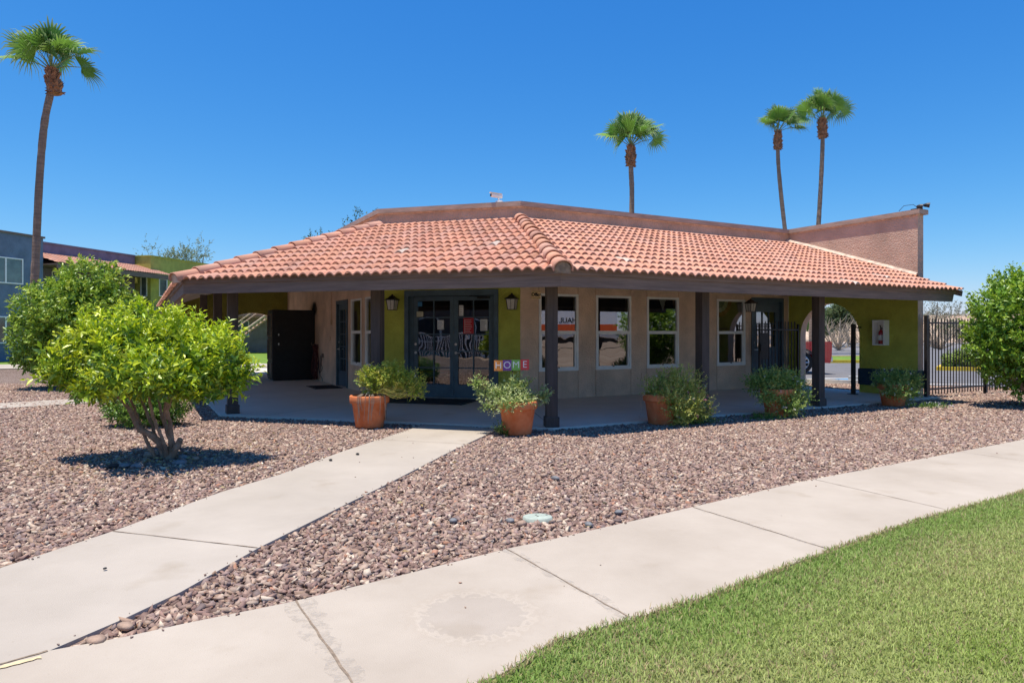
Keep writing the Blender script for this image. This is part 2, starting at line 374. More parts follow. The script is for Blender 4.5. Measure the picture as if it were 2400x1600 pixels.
# ------------------------------------------------------------ ground, roads, paths
GZ = -.035
g = MB(); g.prism([(-500, -300), (500, -300), (500, 900), (-500, 900)], 0, GZ-.02, sides=False)
struct(g.build('ground', M['desert']))
g = MB(); g.prism([(-30, -6), (13.5, -6), (13.5, 18.6), (9.2, 18.6), (-8, 26), (-30, 36)], 0, GZ, sides=False)
struct(g.build('gravel_bed', M['gravelbase']))
up = [(-260, 1640), (0, 1552), (112, 1524), (289, 1492), (428, 1461), (680, 1410), (800, 1381), (900, 1357), (1145, 1296), (1188, 1285), (1283, 1265.6), (1500, 1216), (1620, 1188), (1888, 1125.5), (2122, 1082), (2400, 1029), (2900, 962)]
lo = [(500, 1900), (900, 1700), (1100, 1615), (1200, 1565), (1276, 1514), (1368, 1480), (1486, 1448), (1623, 1407), (1776, 1351), (1914, 1300), (2143, 1219), (2400, 1150), (2900, 1045)]
up_w = [G(*p) for p in up]; lo_w = [G(*p) for p in lo]
side_poly = [(p.x, p.y) for p in up_w]+[(p.x, p.y) for p in lo_w[::-1]]+[(-6, .3), (-6, 1.6)]
g = MB(); g.prism(side_poly, -.12, 0); o = g.build('sidewalk', M['conc'])
struct(o)
wl_e = [(-300, 1432), (0, 1330), (265, 1243.5), (524, 1150), (653, 1112), (800, 1058), (964, 1004), (1002, 990)]
wr_e = [(112, 1524.6), (289, 1449), (425, 1385), (605, 1283), (800, 1186), (900, 1137), (1066, 1052), (1145, 1016), (1165, 1006)]
walk_poly = [G(*p).xy for p in wl_e]+[G(*p).xy for p in wr_e[::-1]]+[G(*p).xy for p in up[2::-1]]
g = MB(); g.prism(walk_poly, -.12, -.001); struct(g.build('walkway', M['conc2']))
def strip(pts, wdt, z, m, name, seed=0, jag=0.0):
    rnd = random.Random(seed); P = [Vector((p[0], p[1])) for p in pts]; Q = []
    for i in range(len(P)-1):
        for k in range(12): Q.append(P[i].lerp(P[i+1], k/12))
    Q.append(P[-1]); g = MB(); L = []; Rr = []
    for i, q in enumerate(Q):
        d = (Q[min(i+1, len(Q)-1)]-Q[max(i-1, 0)]).normalized(); nn = Vector((-d.y, d.x))
        j = rnd.uniform(-jag, jag); w2 = wdt*(1+rnd.uniform(-.4, .4))/2
        L.append((*(q+nn*(w2+j)), z)); Rr.append((*(q-nn*(w2-j)), z))
    n = len(Q); g.add(L+Rr, [(i, i+1, n+i+1, n+i) for i in range(n-1)]); return g.build(name, m)
for i, (a, b, wd) in enumerate([((693, 1408), (827, 1602), .014), ((1188, 1286), (1480, 1449), .012), ((1624, 1188), (1944, 1287), .012), ((1905, 1122), (2215, 1193), .01), ((2250, 1058), (2560, 1104), .01)]):
    struct(strip([G(*a).xy, G(*b).xy], wd*.7, .003, M['joint'], 'sidewalk_joint', i, .004))
SP = bpy.data.materials.new('spalled_edge'); SP.use_nodes = True; t = SP.node_tree; N = t.nodes; L = t.links
N['Principled BSDF'].inputs['Base Color'].default_value = (.50, .44, .375, 1); N['Principled BSDF'].inputs['Roughness'].default_value = .95
tcs = N.new('ShaderNodeTexCoord'); ns = N.new('ShaderNodeTexNoise'); ns.inputs['Scale'].default_value = 16; ns.inputs['Detail'].default_value = 10; ns.inputs['Roughness'].default_value = .7
L.new(tcs.outputs['Object'], ns.inputs['Vector']); rs_ = N.new('ShaderNodeValToRGB'); rs_.color_ramp.elements[0].position = .46; rs_.color_ramp.elements[1].position = .74; L.new(ns.outputs['Fac'], rs_.inputs[0])
tp = N.new('ShaderNodeBsdfTransparent'); mm = N.new('ShaderNodeMixShader'); L.new(rs_.outputs[0], mm.inputs[0]); L.new(tp.outputs[0], mm.inputs[1]); L.new(N['Principled BSDF'].outputs[0], mm.inputs[2]); L.new(mm.outputs[0], N['Material Output'].inputs[0])
for i, (a, b, wd) in enumerate([((693, 1408), (827, 1602), .13), ((1188, 1286), (1480, 1449), .08), ((1624, 1188), (1944, 1287), .05)]):
    struct(strip([G(*a).xy, G(*b).xy], wd, .0015, SP, 'spalled_joint_edge', 20+i, .02))
struct(strip([G(265, 1244).xy, G(604, 1283).xy], .009, .003, M['joint'], 'walkway_joint', 8, .002))
struct(strip([G(900, 1030).xy, G(1092, 1040).xy], .008, .003, M['joint'], 'walkway_joint', 9, .002))
struct(strip([G(-200, 1613).xy, G(112, 1525).xy], .012, .003, M['joint'], 'walkway_joint', 10, .003))
# old yellowed paint remnant along the walkway joint
struct(strip([G(-120, 1600).xy, G(-30, 1573).xy, G(96, 1540).xy], .03, .0045, mat('faded_yellow', (.62, .50, .30), .85, .12, 20), 'paint_line', 4, .004))
lawn_poly = [(p.x, p.y) for p in lo_w]+[(12, 6.4), (12, -8), (-6, -8), (-6, .3)]
g = MB(); g.prism(lawn_poly, 0, -.008, sides=False); struct(g.build('lawn_ground', M['turfbase']))

# ------------------------------------------------------------ the office building
aR = R(28.7); C0 = Vector((.165, 13.90))
FR = Fr(C0.x, C0.y, aR)                                   # windows wall, t>0 to the right
FD = Fr(C0.x, C0.y, aR-R(45))                             # door wall, t<0 to the left
TL = FD.t_at(892); C1 = FD.o+FD.d*TL
FL = Fr(C1.x, C1.y, aR-R(90))                             # left wall, t<0 going back
TR = 8.0; C2 = FR.o+FR.d*TR
FW = Fr(C2.x, C2.y, aR-R(90))                             # right wing wall, t>0 towards the camera
TB = FL.t_at(674); C3 = FL.o+FL.d*TB
FK = Fr(C3.x, C3.y, aR)                                   # left wing wall, t<0 going left
PZ = .02                                                  # patio top
ZW = 3.97; ZT = 3.72; ZE = 2.27; NF = 4.29; NE = 4.42; NP = 3.56
KS = (ZT-ZE)/NF
HF = FD.P(-4.45, NF, 0).xy                                # left fascia corner
nL = (HF-C1).dot(FL.n); KL = (ZT-ZE)/nL
bld = thing('office_building', 'low tan and olive stucco office with a red clay tile porch roof on dark posts', 'building', (C0.x, C0.y, 0))
def xy(v): return (v[0], v[1])
def corner(n):  # where offset lines of FR and FD meet
    s = n/math.cos(R(22.5)); b = (FR.n+FD.n).normalized(); return C0+b*s
def lcorner(n): return C1+(HF-C1)*(n/NF)
pat = [lcorner(NP+.12), corner(NP+.13), FR.P(TR+.0, NP+.13, 0).xy, FR.P(TR+.0, 0, 0).xy, C0, C1, C3, (C3+FL.n*(nL/NF*(NP+.13)))]
# keep the slab convex-ish: add the far left edge
pat = [lcorner(NP+.12), corner(NP+.13), FR.P(TR+.3, NP+.13, 0).xy, FR.P(TR+.3, -.5, 0).xy, C0+Vector((0, .6)), C1+Vector((0, .6)), FL.P(TB-3.5, -.5, 0).xy, FL.P(TB-3.5, nL/NF*(NP+.12), 0).xy]
g = MB(); g.prism([xy(p) for p in pat], -.12, PZ); struct(g.build('patio', M['patio']))
a_ = corner(NP+.13); b_ = corner(.2)
for k, (p, q) in enumerate([((a_.x, a_.y), (b_.x, b_.y)), (xy(FR.P(3.1, NP+.1, 0)), xy(FR.P(3.1, 0.02, 0))), (xy(FR.P(5.9, NP+.1, 0)), xy(FR.P(5.9, 0.02, 0))), (xy(FD.P(-3.4, NP+.1, 0)), xy(FD.P(-3.0, .05, 0)))]):
    struct(strip([p, q], .012, PZ+.003, M['joint'], 'patio_joint', k, .001))

# walls ------------------------------------------------
def wall(fr, t0, t1, z0, z1, ops, name, m, th=.2, gap=.014, splits=()):
    g = MB(); xs = sorted(ops)
    cur = t0
    def cell(a, b, za, zb):
        cs = [a]+[s for s in splits if a < s < b]+[b]
        for i in range(len(cs)-1):
            g.box(fr, cs[i]+gap/2, cs[i+1]-gap/2, -.03, 0, za, zb)
    for (a, b, za, zb) in xs:
        cell(cur, a, z0, z1)
        if za > z0: cell(a, b, z0, za)
        if zb < z1: cell(a, b, zb, z1)
        cur = b
    cell(cur, t1, z0, z1)
    cur = t0                                 # core behind the panels
    for (a, b, za, zb) in xs:
        g.box(fr, cur, a, -th, -.031, z0, z1)
        if za > z0: g.box(fr, a, b, -th, -.031, z0, za)
        if zb < z1: g.box(fr, a, b, -th, -.031, zb, z1)
        cur = b
    g.box(fr, cur, t1, -th, -.031, z0, z1)
    return g.build(name, m, bld)
def zz(fr, u, v): return fr.z_at(u, v)
win = []
for (ua, ub, va, vb) in [(1263, 1355, 688.5, 868.5), (1396.4, 1478.6, 692.5, 865), (1515.8, 1590.3, 696, 860.5), (1680, 1746, 702, 855)]:
    ta, tb = FR.t_at(ua), FR.t_at(ub); win.append((ta, tb, .60, 2.22))
dR = (FR.t_at(1762), FR.t_at(1834), PZ, 2.26)
WT = 3.70                                     # top of the wall siding; parapet above
wall(FR, .0, TR, PZ, WT, win+[dR], 'wall', M['tan'], splits=[FR.t_at(u) for u in (1301, )])
dD = (FD.t_at(951), FD.t_at(1166), PZ, 2.27)
wall(FD, TL, 0, PZ, WT, [dD], 'wall', M['green'], gap=0).data.name = 'green_wall'
bld.children[-1]['label'] = 'olive green stucco wall around the double door'
wL = [(FL.t_at(ua), FL.t_at(ub), .62, 2.22) for (ua, ub) in ((823.6, 847.5), (857, 884))]
dL = (FL.t_at(790.5), FL.t_at(815), PZ, 2.2)
wall(FL, TB, 0, PZ, WT, wL+[dL], 'wall', M['tan'])
# soot mark on the left wall above the cabinet is done in the material of a thin plaster patch
# parapet
def ring(name, m, n0, n1, z0, z1, extra=0):
    g = MB()
    def cn(n): return corner(n) if abs(n) > 1e-9 else C0
    b1 = (FD.n+FL.n).normalized()
    def c1(n): return C1+b1*(n/math.cos(R(22.5)))
    pts_o = [FL.P(TB-.3, n1, 0).xy, c1(n1), cn(n1), FR.P(TR, n1, 0).xy]
    pts_i = [FL.P(TB-.3, n0, 0).xy, c1(n0), cn(n0), FR.P(TR, n0, 0).xy]
    for i in range(3):
        q = [pts_o[i], pts_o[i+1], pts_i[i+1], pts_i[i]]
        g.add([(*p, z) for z in (z0, z1) for p in q], [(3, 2, 1, 0), (4, 5, 6, 7), (0, 1, 5, 4), (2, 3, 7, 6)]+([(3, 0, 4, 7)] if i == 0 else [])+([(1, 2, 6, 5)] if i == 2 else []))
    return g.build(name, m, bld)
ring('parapet', M['tan_par'], -.25, .012, WT-.1, ZW)
ring('parapet_cap', M['cap'], -.32, .075, ZW, ZW+.10)
ring('cap_trim', M['flash'], .013, .032, ZW-.018, ZW-.001)
# right wing wall with an arch
def arch_wall(fr, t0, t1, ca, ra, zs, rz, ztop, th, z0):
    """front at n=0, back n=-th; arch centre ca, half width ra, springing zs, rise rz"""
    g = MB(); N = 28
    arc = [(ca-ra*math.cos(math.pi*i/N), zs+rz*math.sin(math.pi*i/N)) for i in range(N+1)]
    def quad(t_a, z_a, t_b, z_b, t_c, z_c, t_d, z_d):
        for n, fl in ((0, 0), (-th, 1)):
            p = [fr.P(t_a, n, z_a), fr.P(t_b, n, z_b), fr.P(t_c, n, z_c), fr.P(t_d, n, z_d)]
            g.add(p if not fl else p[::-1], [(0, 1, 2, 3)])
    quad(t0, z0, ca-ra, z0, ca-ra, ztop, t0, ztop); quad(ca+ra, z0, t1, z0, t1, ztop, ca+ra, ztop)
    for i in range(N):
        quad(arc[i][0], arc[i][1], arc[i+1][0], arc[i+1][1], arc[i+1][0], ztop, arc[i][0], ztop)
    g.cur = 1
    path = [(ca-ra, z0)]+arc+[(ca+ra, z0)]
    for i in range(len(path)-1):
        a, b = path[i], path[i+1]
        g.add([fr.P(a[0], 0, a[1]), fr.P(b[0], 0, b[1]), fr.P(b[0], -th, b[1]), fr.P(a[0], -th, a[1])], [(0, 1, 2, 3)])
    for t in (t0, t1): g.add([fr.P(t, 0, z0), fr.P(t, -th, z0), fr.P(t, -th, ztop), fr.P(t, 0, ztop)], [(0, 1, 2, 3)])
    g.add([fr.P(t0, 0, ztop), fr.P(t1, 0, ztop), fr.P(t1, -th, ztop), fr.P(t0, -th, ztop)], [(0, 1, 2, 3)])
    return g
TWE = 3.36
sa, sb = FW.t_at(1876), FW.t_at(2014); ca, ra = (sa+sb)/2, (sb-sa)/2
ZS2 = 2.35
g = arch_wall(FW, -.0, TWE, ca, ra, 1.31, .81, ZS2, .2, PZ-.1)
tag(g.build('wing_wall', [M['green'], M['tan']], bld), 'olive stucco wing wall with the round arch')
g = MB(); g.box(FW, -.3, TWE, -.2, 0.004, ZS2+.001, ZW); tag(g.build('wing_wall', M['heavy'], bld), 'rough tan stucco gable wall above the tiles')
g = MB(); g.box(FW, -.05, TWE+.07, -.27, .06, ZW+.002, ZW+.105); g.build('parapet_cap', M['cap'], bld)
g = MB(); g.box(FW, 0.08, TWE+.05, .006, .03, ZW-.016, ZW); g.build('cap_trim', M['flash'], bld)
g = MB(); g.box(FW, sb+.0, TWE+.07, -.25, .075, .20, .58, .03); tag(g.build('wall_base', M['bluebase'], bld), 'dark blue painted plaster ledge around the foot of the wing wall')
# left wing wall
ca2 = -1.15; g = arch_wall(FK, -3.35, 0, ca2, .80, 1.66, .42, 2.3, .25, PZ-.1)
ps = [(-3.35, 2.301), (0, 2.301), (0, 3.60), (-3.35, 2.42)]; pf = [FK.P(t, 0, z) for t, z in ps]+[FK.P(t, -.25, z) for t, z in ps]
g.cur = 0; g.add(pf, [(0, 1, 2, 3), (7, 6, 5, 4), (0, 4, 5, 1), (1, 5, 6, 2), (2, 6, 7, 3), (3, 7, 4, 0)])
tag(g.build('wing_wall', [M['green_shade'], M['tan']], bld), 'shaded olive wing wall with a wide flat arch')
# closing walls and the flat roof behind the parapet
g = MB()
g.box(Fr(C2.x, C2.y, aR-R(90)), -8, -.301, -.2, 0, PZ, ZW-.02); g.build('rear_wall', M['tan'], bld)
g = MB(); g.box(Fr(C3.x, C3.y, aR), .0, 6, -.2, 0, PZ, WT-.12)
g.build('rear_wall', M['tan'], bld)
g = MB(); bk = [C1+FL.n*-.2, C0+Vector((0, .25)), FR.P(TR-.01, -.25, 0).xy, FR.P(TR-.01, -8, 0).xy, FL.P(TB, -7, 0).xy, FL.P(TB, -.2, 0).xy]
g.prism([xy(p) for p in bk], 3.30, 3.50); g.build('flat_roof', M['soffit'], bld)
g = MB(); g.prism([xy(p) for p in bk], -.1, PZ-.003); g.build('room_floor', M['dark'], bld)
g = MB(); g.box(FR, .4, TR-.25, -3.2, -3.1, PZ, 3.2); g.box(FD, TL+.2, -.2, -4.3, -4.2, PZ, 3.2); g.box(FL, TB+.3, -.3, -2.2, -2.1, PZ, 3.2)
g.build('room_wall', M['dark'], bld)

# tile roof ------------------------------------------------
PITCH = .152; NC = 13
TC = [(.70, .35, .27), (.70, .40, .31), (.62, .33, .26), (.72, .39, .27), (.60, .38, .34), (.68, .35, .24), (.64, .42, .37)]
TC = [tuple(.45*x+.55*y for x, y in zip((a*1.0, b*.98, c*.86), (.60, .29, .20))) for a, b, c in TC]
def tile_face(fr, t0, t1, n_eave, k, z_eave_at_NF, nf, clips, seed):
    rnd = random.Random(seed); SG = 7
    sl = n_eave/NC
    wv = int((t1-t0)/PITCH)+1; V = []; F = []; T = []
    # twin wave: crest with a narrow valley
    prof = [(0, 0), (.012, .004), (.030, .024), (.055, .040), (.080, .043), (.105, .036), (.128, .015), (.142, .002), (PITCH, 0)]
    for c in range(NC):
        n_lo = n_eave-c*sl; n_hi = n_eave-(c+1)*sl-.04
        for i in range(wv):
            tt = t0+i*PITCH
            col = Vector(rnd.choice(TC))*rnd.uniform(.90, 1.08); dn = rnd.uniform(-.007, .007); dz = rnd.uniform(-.002, .003)
            if rnd.random() < .012: col = col*.78
            if rnd.random() < .003: col = Vector((.62, .52, .43))
            b = len(V); m = len(prof)
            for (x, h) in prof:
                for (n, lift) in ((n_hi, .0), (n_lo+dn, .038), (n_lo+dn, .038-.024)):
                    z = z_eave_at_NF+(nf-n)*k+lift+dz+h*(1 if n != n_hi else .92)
                    V.append(fr.P(tt+x, n, z)); T.append(col if (lift > .02 or n == n_hi) else col*Vector((.75, .6, .55)))  # lower edge tinted darker: the shadow crescents are painted into the tile colour
            for q in range(m-1):
                a = b+q*3; F += [(a, a+3, a+4, a+1), (a+1, a+4, a+5, a+2)]
    bm = bmesh.new(); cl = bm.verts.layers.float_color.new('tint'); vs = [bm.verts.new(v) for v in V]
    for v, c in zip(vs, T): v[cl] = (c[0], c[1], c[2], 1)
    for f in F: bm.faces.new([vs[i] for i in f])
    for (p, nrm) in clips:
        bmesh.ops.bisect_plane(bm, geom=bm.verts[:]+bm.edges[:]+bm.faces[:], plane_co=p, plane_no=nrm, clear_outer=True)
    me = bpy.data.meshes.new('roof'); bm.to_mesh(me); bm.free(); return me
def vplane(a, b, left_out):
    d = (Vector(b)-Vector(a)).normalized(); n = Vector((d.y, -d.x)) if not left_out else Vector((-d.y, d.x))
    return (Vector((a[0], a[1], 0)), Vector((n.x, n.y, 0)))
E0 = corner(NE); E1 = lcorner(NE)
cR = [vplane(C0, E0, False), (FR.P(TR, 0, 0), Vector((FR.d.x, FR.d.y, 0)))]
# direction sign: keep side containing each face
def side_clip(a, b, inside):
    d = (Vector(b)-Vector(a)); n = Vector((d.y, -d.x)).normalized()
    if (Vector(inside)-Vector(a)).dot(n) > 0: n = -n
    return (Vector((a[0], a[1], 0)), Vector((n.x, n.y, 0)))
TE = 7.78
me = tile_face(FR, -2.2, TR+.1, NE, KS, ZE, NF, [side_clip(C0, E0, FR.P(4, 2, 0).xy), (FR.P(TR, 0, 0), Vector((FR.d.x, FR.d.y, 0)))], 3)
bm = bmesh.new(); bm.from_mesh(me)          # the low corner outside the wing wall stops at the rake
dele = [f for f in bm.faces if (lambda c: (Vector((c.x, c.y))-FR.o).dot(FR.n) > TWE-.1 and (Vector((c.x, c.y))-FR.o).dot(FR.d) > TE)(f.calc_center_median())]
bmesh.ops.delete(bm, geom=dele, context='FACES'); bm.to_mesh(me); bm.free()
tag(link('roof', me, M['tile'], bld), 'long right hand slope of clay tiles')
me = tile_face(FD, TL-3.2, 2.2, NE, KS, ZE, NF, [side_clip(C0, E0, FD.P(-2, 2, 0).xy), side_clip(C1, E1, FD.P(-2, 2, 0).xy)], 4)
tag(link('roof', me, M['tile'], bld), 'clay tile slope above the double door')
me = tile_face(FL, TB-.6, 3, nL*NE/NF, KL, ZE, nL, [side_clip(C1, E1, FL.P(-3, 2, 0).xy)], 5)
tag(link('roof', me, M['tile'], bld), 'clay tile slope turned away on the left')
# roof deck / soffit under the tiles
g = MB()
def deck(fr, pts, k, nf, th=.10, dz=-.02):
    P = []
    for (x, y) in pts:
        n = (Vector((x, y))-fr.o).dot(fr.n); z = ZE+(nf-n)*k+dz; P.append((x, y, z))
    Q = [(x, y, z-th) for x, y, z in P]; m = len(P)
    g.add(P+Q, [tuple(range(m))[::-1], tuple(range(m, 2*m))]+[(i, (i+1) % m, m+(i+1) % m, m+i) for i in range(m)])
e0 = corner(NF-.05); e1 = lcorner(NF-.05)
deck(FR, [xy(C0), xy(e0), xy(FR.P(TE-.12, NF-.05, 0)), xy(FR.P(TE-.12, TWE+.02, 0)), xy(FR.P(TR-.01, TWE+.02, 0)), xy(FR.P(TR-.01, 0, 0))], KS, NF)
deck(FD, [xy(C1), xy(e1), xy(e0), xy(C0)], KS, NF)
deck(FL, [xy(FL.P(TB-.5, 0, 0)), xy(FL.P(TB-.5, nL*(NF-.05)/NF, 0)), xy(e1), xy(C1)], KL, nL)
g.build('soffit', M['soffit'], bld)
# fascia boards (two-step)
def fascia(name, p, q, nvec, z0, z1, th, inset=0.0, cut=0.0):
    g = MB(); p = Vector(p); q = Vector(q); nv = Vector(nvec)
    d = (q-p).normalized()
    a, b = p, q; ai, bi = p-nv*th, q-nv*th
    v = [(*a, z0), (*(b-d*cut), z0), (*(bi-d*cut), z0), (*ai, z0), (*a, z1), (*b, z1), (*bi, z1), (*ai, z1)]
    g.add(v, [(0, 1, 2, 3), (7, 6, 5, 4), (0, 4, 5, 1), (1, 5, 6, 2), (2, 6, 7, 3), (3, 7, 4, 0)]); return g.build(name, M['fascia'], bld)
k0 = corner(NF); 
fascia('fascia', k0, FR.P(TE-.10, NF, 0).xy, FR.n, 2.03, 2.235, .05, cut=.07)
fascia('fascia', HF, k0, FD.n, 2.03, 2.235, .05)
fascia('fascia', FL.P(TB-.5, nL, 0).xy, HF, FL.n, 2.03, 2.235, .05)
k1 = corner(NF+.03); h1 = lcorner(NF+.03)
fascia('drip_board', k1, FR.P(TE-.02, NF+.03, 0).xy, FR.n, 2.195, 2.285, .075)
fascia('drip_board', h1, k1, FD.n, 2.195, 2.285, .075)
fascia('drip_board', FL.P(TB-.5, nL+.03, 0).xy, h1, FL.n, 2.195, 2.285, .075)
# rake board at the right end
g = MB(); va = FR.P(TE-.06, TWE+.02, 0); vb = FR.P(TE-.06, NE+.0, 0)
def rk(n): return ZE+(NF-n)*KS
pts = []
for t in (TE-.06, TE-.02):
    for n, dz in ((TWE+.02, .015), (NE-.01, .015), (NE-.03, -.10), (TWE+.02, -.12)):
        pts.append(FR.P(t, n, rk(n)+dz))
g.add(pts, [(0, 1, 2, 3), (7, 6, 5, 4), (0, 4, 5, 1), (1, 5, 6, 2), (2, 6, 7, 3), (3, 7, 4, 0)]); g.build('rake_board', M['fascia'], bld)
# white flashing along the wing wall
g = MB()
for i in range(14):
    n0, n1 = i*TWE/14, (i+1)*TWE/14; o1 = random.uniform(-.01, .012)
    p = [FR.P(TR-.10+o1, n0, rk(n0)+.075), FR.P(TR-.10+o1, n1, rk(n1)+.07), FR.P(TR-.004, n1, rk(n1)+.12), FR.P(TR-.004, n0, rk(n0)+.125)]
    q = [FR.P(TR-.10+o1, n0, rk(n0)+.02), FR.P(TR-.10+o1, n1, rk(n1)+.02)]
    g.add(p+q, [(0, 1, 2, 3), (4, 5, 1, 0)])
g.build('flashing', M['flash'], bld)
# hip tiles
def hip(c, e, zc, ze, n, r, name, seed):
    rnd = random.Random(seed); c = Vector(c); e = Vector(e); V = []; F = []; T = []
    d3 = Vector((e.x-c.x, e.y-c.y, ze-zc)); L = d3.length; d = d3.normalized(); sd = Vector((-d.y, d.x, 0)).normalized(); upv = sd.cross(d)*-1
    if upv.z < 0: upv = -upv
    O = Vector((c.x, c.y, zc)); K = 11
    for i in range(n):
        a = L*i/n-.03; b = L*(i+1)/n+.02; col = Vector(rnd.choice(TC))*rnd.uniform(.9, 1.12); dz = rnd.uniform(-.004, .004); ds = rnd.uniform(-.008, .008)
        base = len(V)
        for (s, rr, lift) in ((a, r*.80, 0), (b, r, .012), (b, r*.84, .012), (b-.06, r*.84, .012)):
            for j in range(K+1):
                th = math.pi*(j/K*1.16-.08)
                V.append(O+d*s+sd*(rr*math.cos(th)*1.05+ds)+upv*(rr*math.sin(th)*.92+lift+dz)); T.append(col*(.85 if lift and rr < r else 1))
        for q in range(3):
            for j in range(K):
                x = base+q*(K+1)+j; F.append((x, x+1, x+K+2, x+K+1))
    o = np_mesh(name, np.array([tuple(v) for v in V]), np.array(F), np.array([tuple(t) for t in T]), M['tile'], bld)
    # mortar plug closing the lowest tile
    g = MB(); cc = O+d*(L-.01); pl = [cc+sd*(r*.83*math.cos(math.pi*j/10))+upv*(r*.8*math.sin(math.pi*j/10)) for j in range(11)]
    pl2 = [p-d*.1 for p in pl]; m = len(pl)
    g.add([p-upv*.05 if j in (0, 10) else p for j, p in enumerate(pl)]+pl2, [tuple(range(m))]+[(i, i+1, m+i+1, m+i) for i in range(m-1)])
    g.build('mortar_plug', M['barkd'] if seed == 1 else M['flash'], bld); return o
hip(C0, corner(NE+.01), ZT+.015, ZE-(NE-NF)*KS+.02, 13, .135, 'hip_tiles', 1)
hip(C1, lcorner(NE+.01), ZT+.015, ZE-(NE-NF)*KS+.02, 12, .125, 'hip_tiles', 2)
# posts
def post(p, name='post'):
    fr = Fr(p[0], p[1], p[2]); g = MB(); h = .083
    g.box(fr, -h, h, -h, h, PZ, 2.40, .008); g.box(fr, -h-.022, h+.022, -h-.022, h+.022, PZ, PZ+.15, .01)
    return g.build(name, M['post'], bld)
pc0 = corner(NP); post((pc0.x, pc0.y, aR-R(22.5)))
for u_ in (1646, 1918): post((*FR.P(FR.t_at(u_, NP), NP, 0).xy, aR))
pL = lcorner(NP)
post((*FD.P(FD.t_at(885, NP), NP, 0).xy, aR-R(45)))
lpn = G(545, 971).xy; post((lpn.x, lpn.y, aR-R(90)))
lp2 = G(510, 931).xy; post((lp2.x, lp2.y, aR-R(90))); lp3 = lp2+FL.d*-3.6; post((lp3.x, lp3.y, aR-R(90)))
g = MB(); g.box(FR, corner(NP).x*0+1.4, TR-.01, NP-.07, NP+.07, 2.12, 2.36); g.build('header_beam', M['post'], bld); g = MB(); g.box(FD, TL-1.1, -1.4, NP-.07, NP+.07, 2.12, 2.36); g.build('header_beam', M['post'], bld)

# windows -------------------------------------------------
def window(fr, ta, tb, za, zb, mid=.5, f=.05, lab=None):
    g = MB(); n0, n1 = -.06, .018
    g.box(fr, ta, ta+f, n0, n1, za, zb); g.box(fr, tb-f, tb, n0, n1, za, zb)
    g.box(fr, ta+f, tb-f, n0, n1, za, za+f); g.box(fr, ta+f, tb-f, n0, n1, zb-f, zb)
    w_ = g.build('window', M['white'], bld)
    if lab: w_['label'] = lab
    zm = za+(zb-za)*mid
    g = MB(); g.box(fr, ta+f, tb-f, -.05, .006, zm-.035, zm+.035)
    g.box(fr, ta+f, ta+f+.03, -.05, -.004, za+f, zm-.036); g.box(fr, tb-f-.03, tb-f, -.05, -.004, za+f, zm-.036)
    g.box(fr, ta+f+.031, tb-f-.031, -.05, -.004, za+f, za+f+.03); g.build('sash', M['white'], w_)
    g = MB(); g.box(fr, (ta+tb)/2-.02, (ta+tb)/2+.02, -.003, .008, za+f+.012, za+f+.03); g.build('latch', M['black'], w_)
    for (a, b, nn) in ((zm+.03, zb-f, -.018), (za+f, zm-.03, -.034)):
        g = MB(); g.add([fr.P(ta+f-.005, nn, a), fr.P(tb-f+.005, nn, a), fr.P(tb-f+.005, nn, b), fr.P(ta+f-.005, nn, b)], [(0, 1, 2, 3)]); g.build('pane', M['glass_wavy'] if nn < -.02 else M['glass'], w_)
    return w_
for (ta, tb, za, zb) in win: window(FR, ta, tb, za, zb)
for (ta, tb, za, zb) in wL: window(FL, ta, tb, za, zb, f=.045)
def lite_door(fr, ta, tb, za, zb, cols, rows, gz0, gz1, hs, name='door', st=.10, n0=-.10, gl='glass'):
    g = MB(); th = .045; ga, gb = ta+st, tb-st
    g.box(fr, ta, ga, n0, n0+th, za, zb); g.box(fr, gb, tb, n0, n0+th, za, zb)
    g.box(fr, ga, gb, n0, n0+th, za, gz0); g.box(fr, ga, gb, n0, n0+th, gz1, zb)
    for i in range(1, cols):
        x = ga+(gb-ga)*i/cols; g.box(fr, x-.011, x+.011, n0+.002, n0+th-.003, gz0, gz1)
    for j in range(1, rows):
        z = gz0+(gz1-gz0)*j/rows
        for i in range(cols):
            a = ga+(gb-ga)*i/cols+(.011 if i else 0); b = ga+(gb-ga)*(i+1)/cols-(.011 if i < cols-1 else 0)
            g.box(fr, a, b, n0+.002, n0+th-.003, z-.011, z+.011)
    d = g.build(name, M['dooru'], bld)
    g = MB(); nn = n0+.02; g.add([fr.P(ga-.004, nn, gz0-.004), fr.P(gb+.004, nn, gz0-.004), fr.P(gb+.004, nn, gz1+.004), fr.P(ga-.004, nn, gz1+.004)], [(0, 1, 2, 3)]); g.build('pane', M[gl], d)
    hx = tb-.045 if hs > 0 else ta+.045
    g = MB(); g.tube([fr.P(hx, n0+th, .98), fr.P(hx, n0+th+.05, .98), fr.P(hx-hs*.10, n0+th+.055, .98)], .011, 8); g.tube([fr.P(hx, n0+th, .98), fr.P(hx, n0+th+.012, .98)], .028, 12)
    g.build('handle', M['steel'], d)
    g = MB(); g.tube([fr.P(hx, n0+th, 1.16), fr.P(hx, n0+th+.018, 1.16)], .026, 12); g.build('deadbolt', M['steel'], d)
    return d
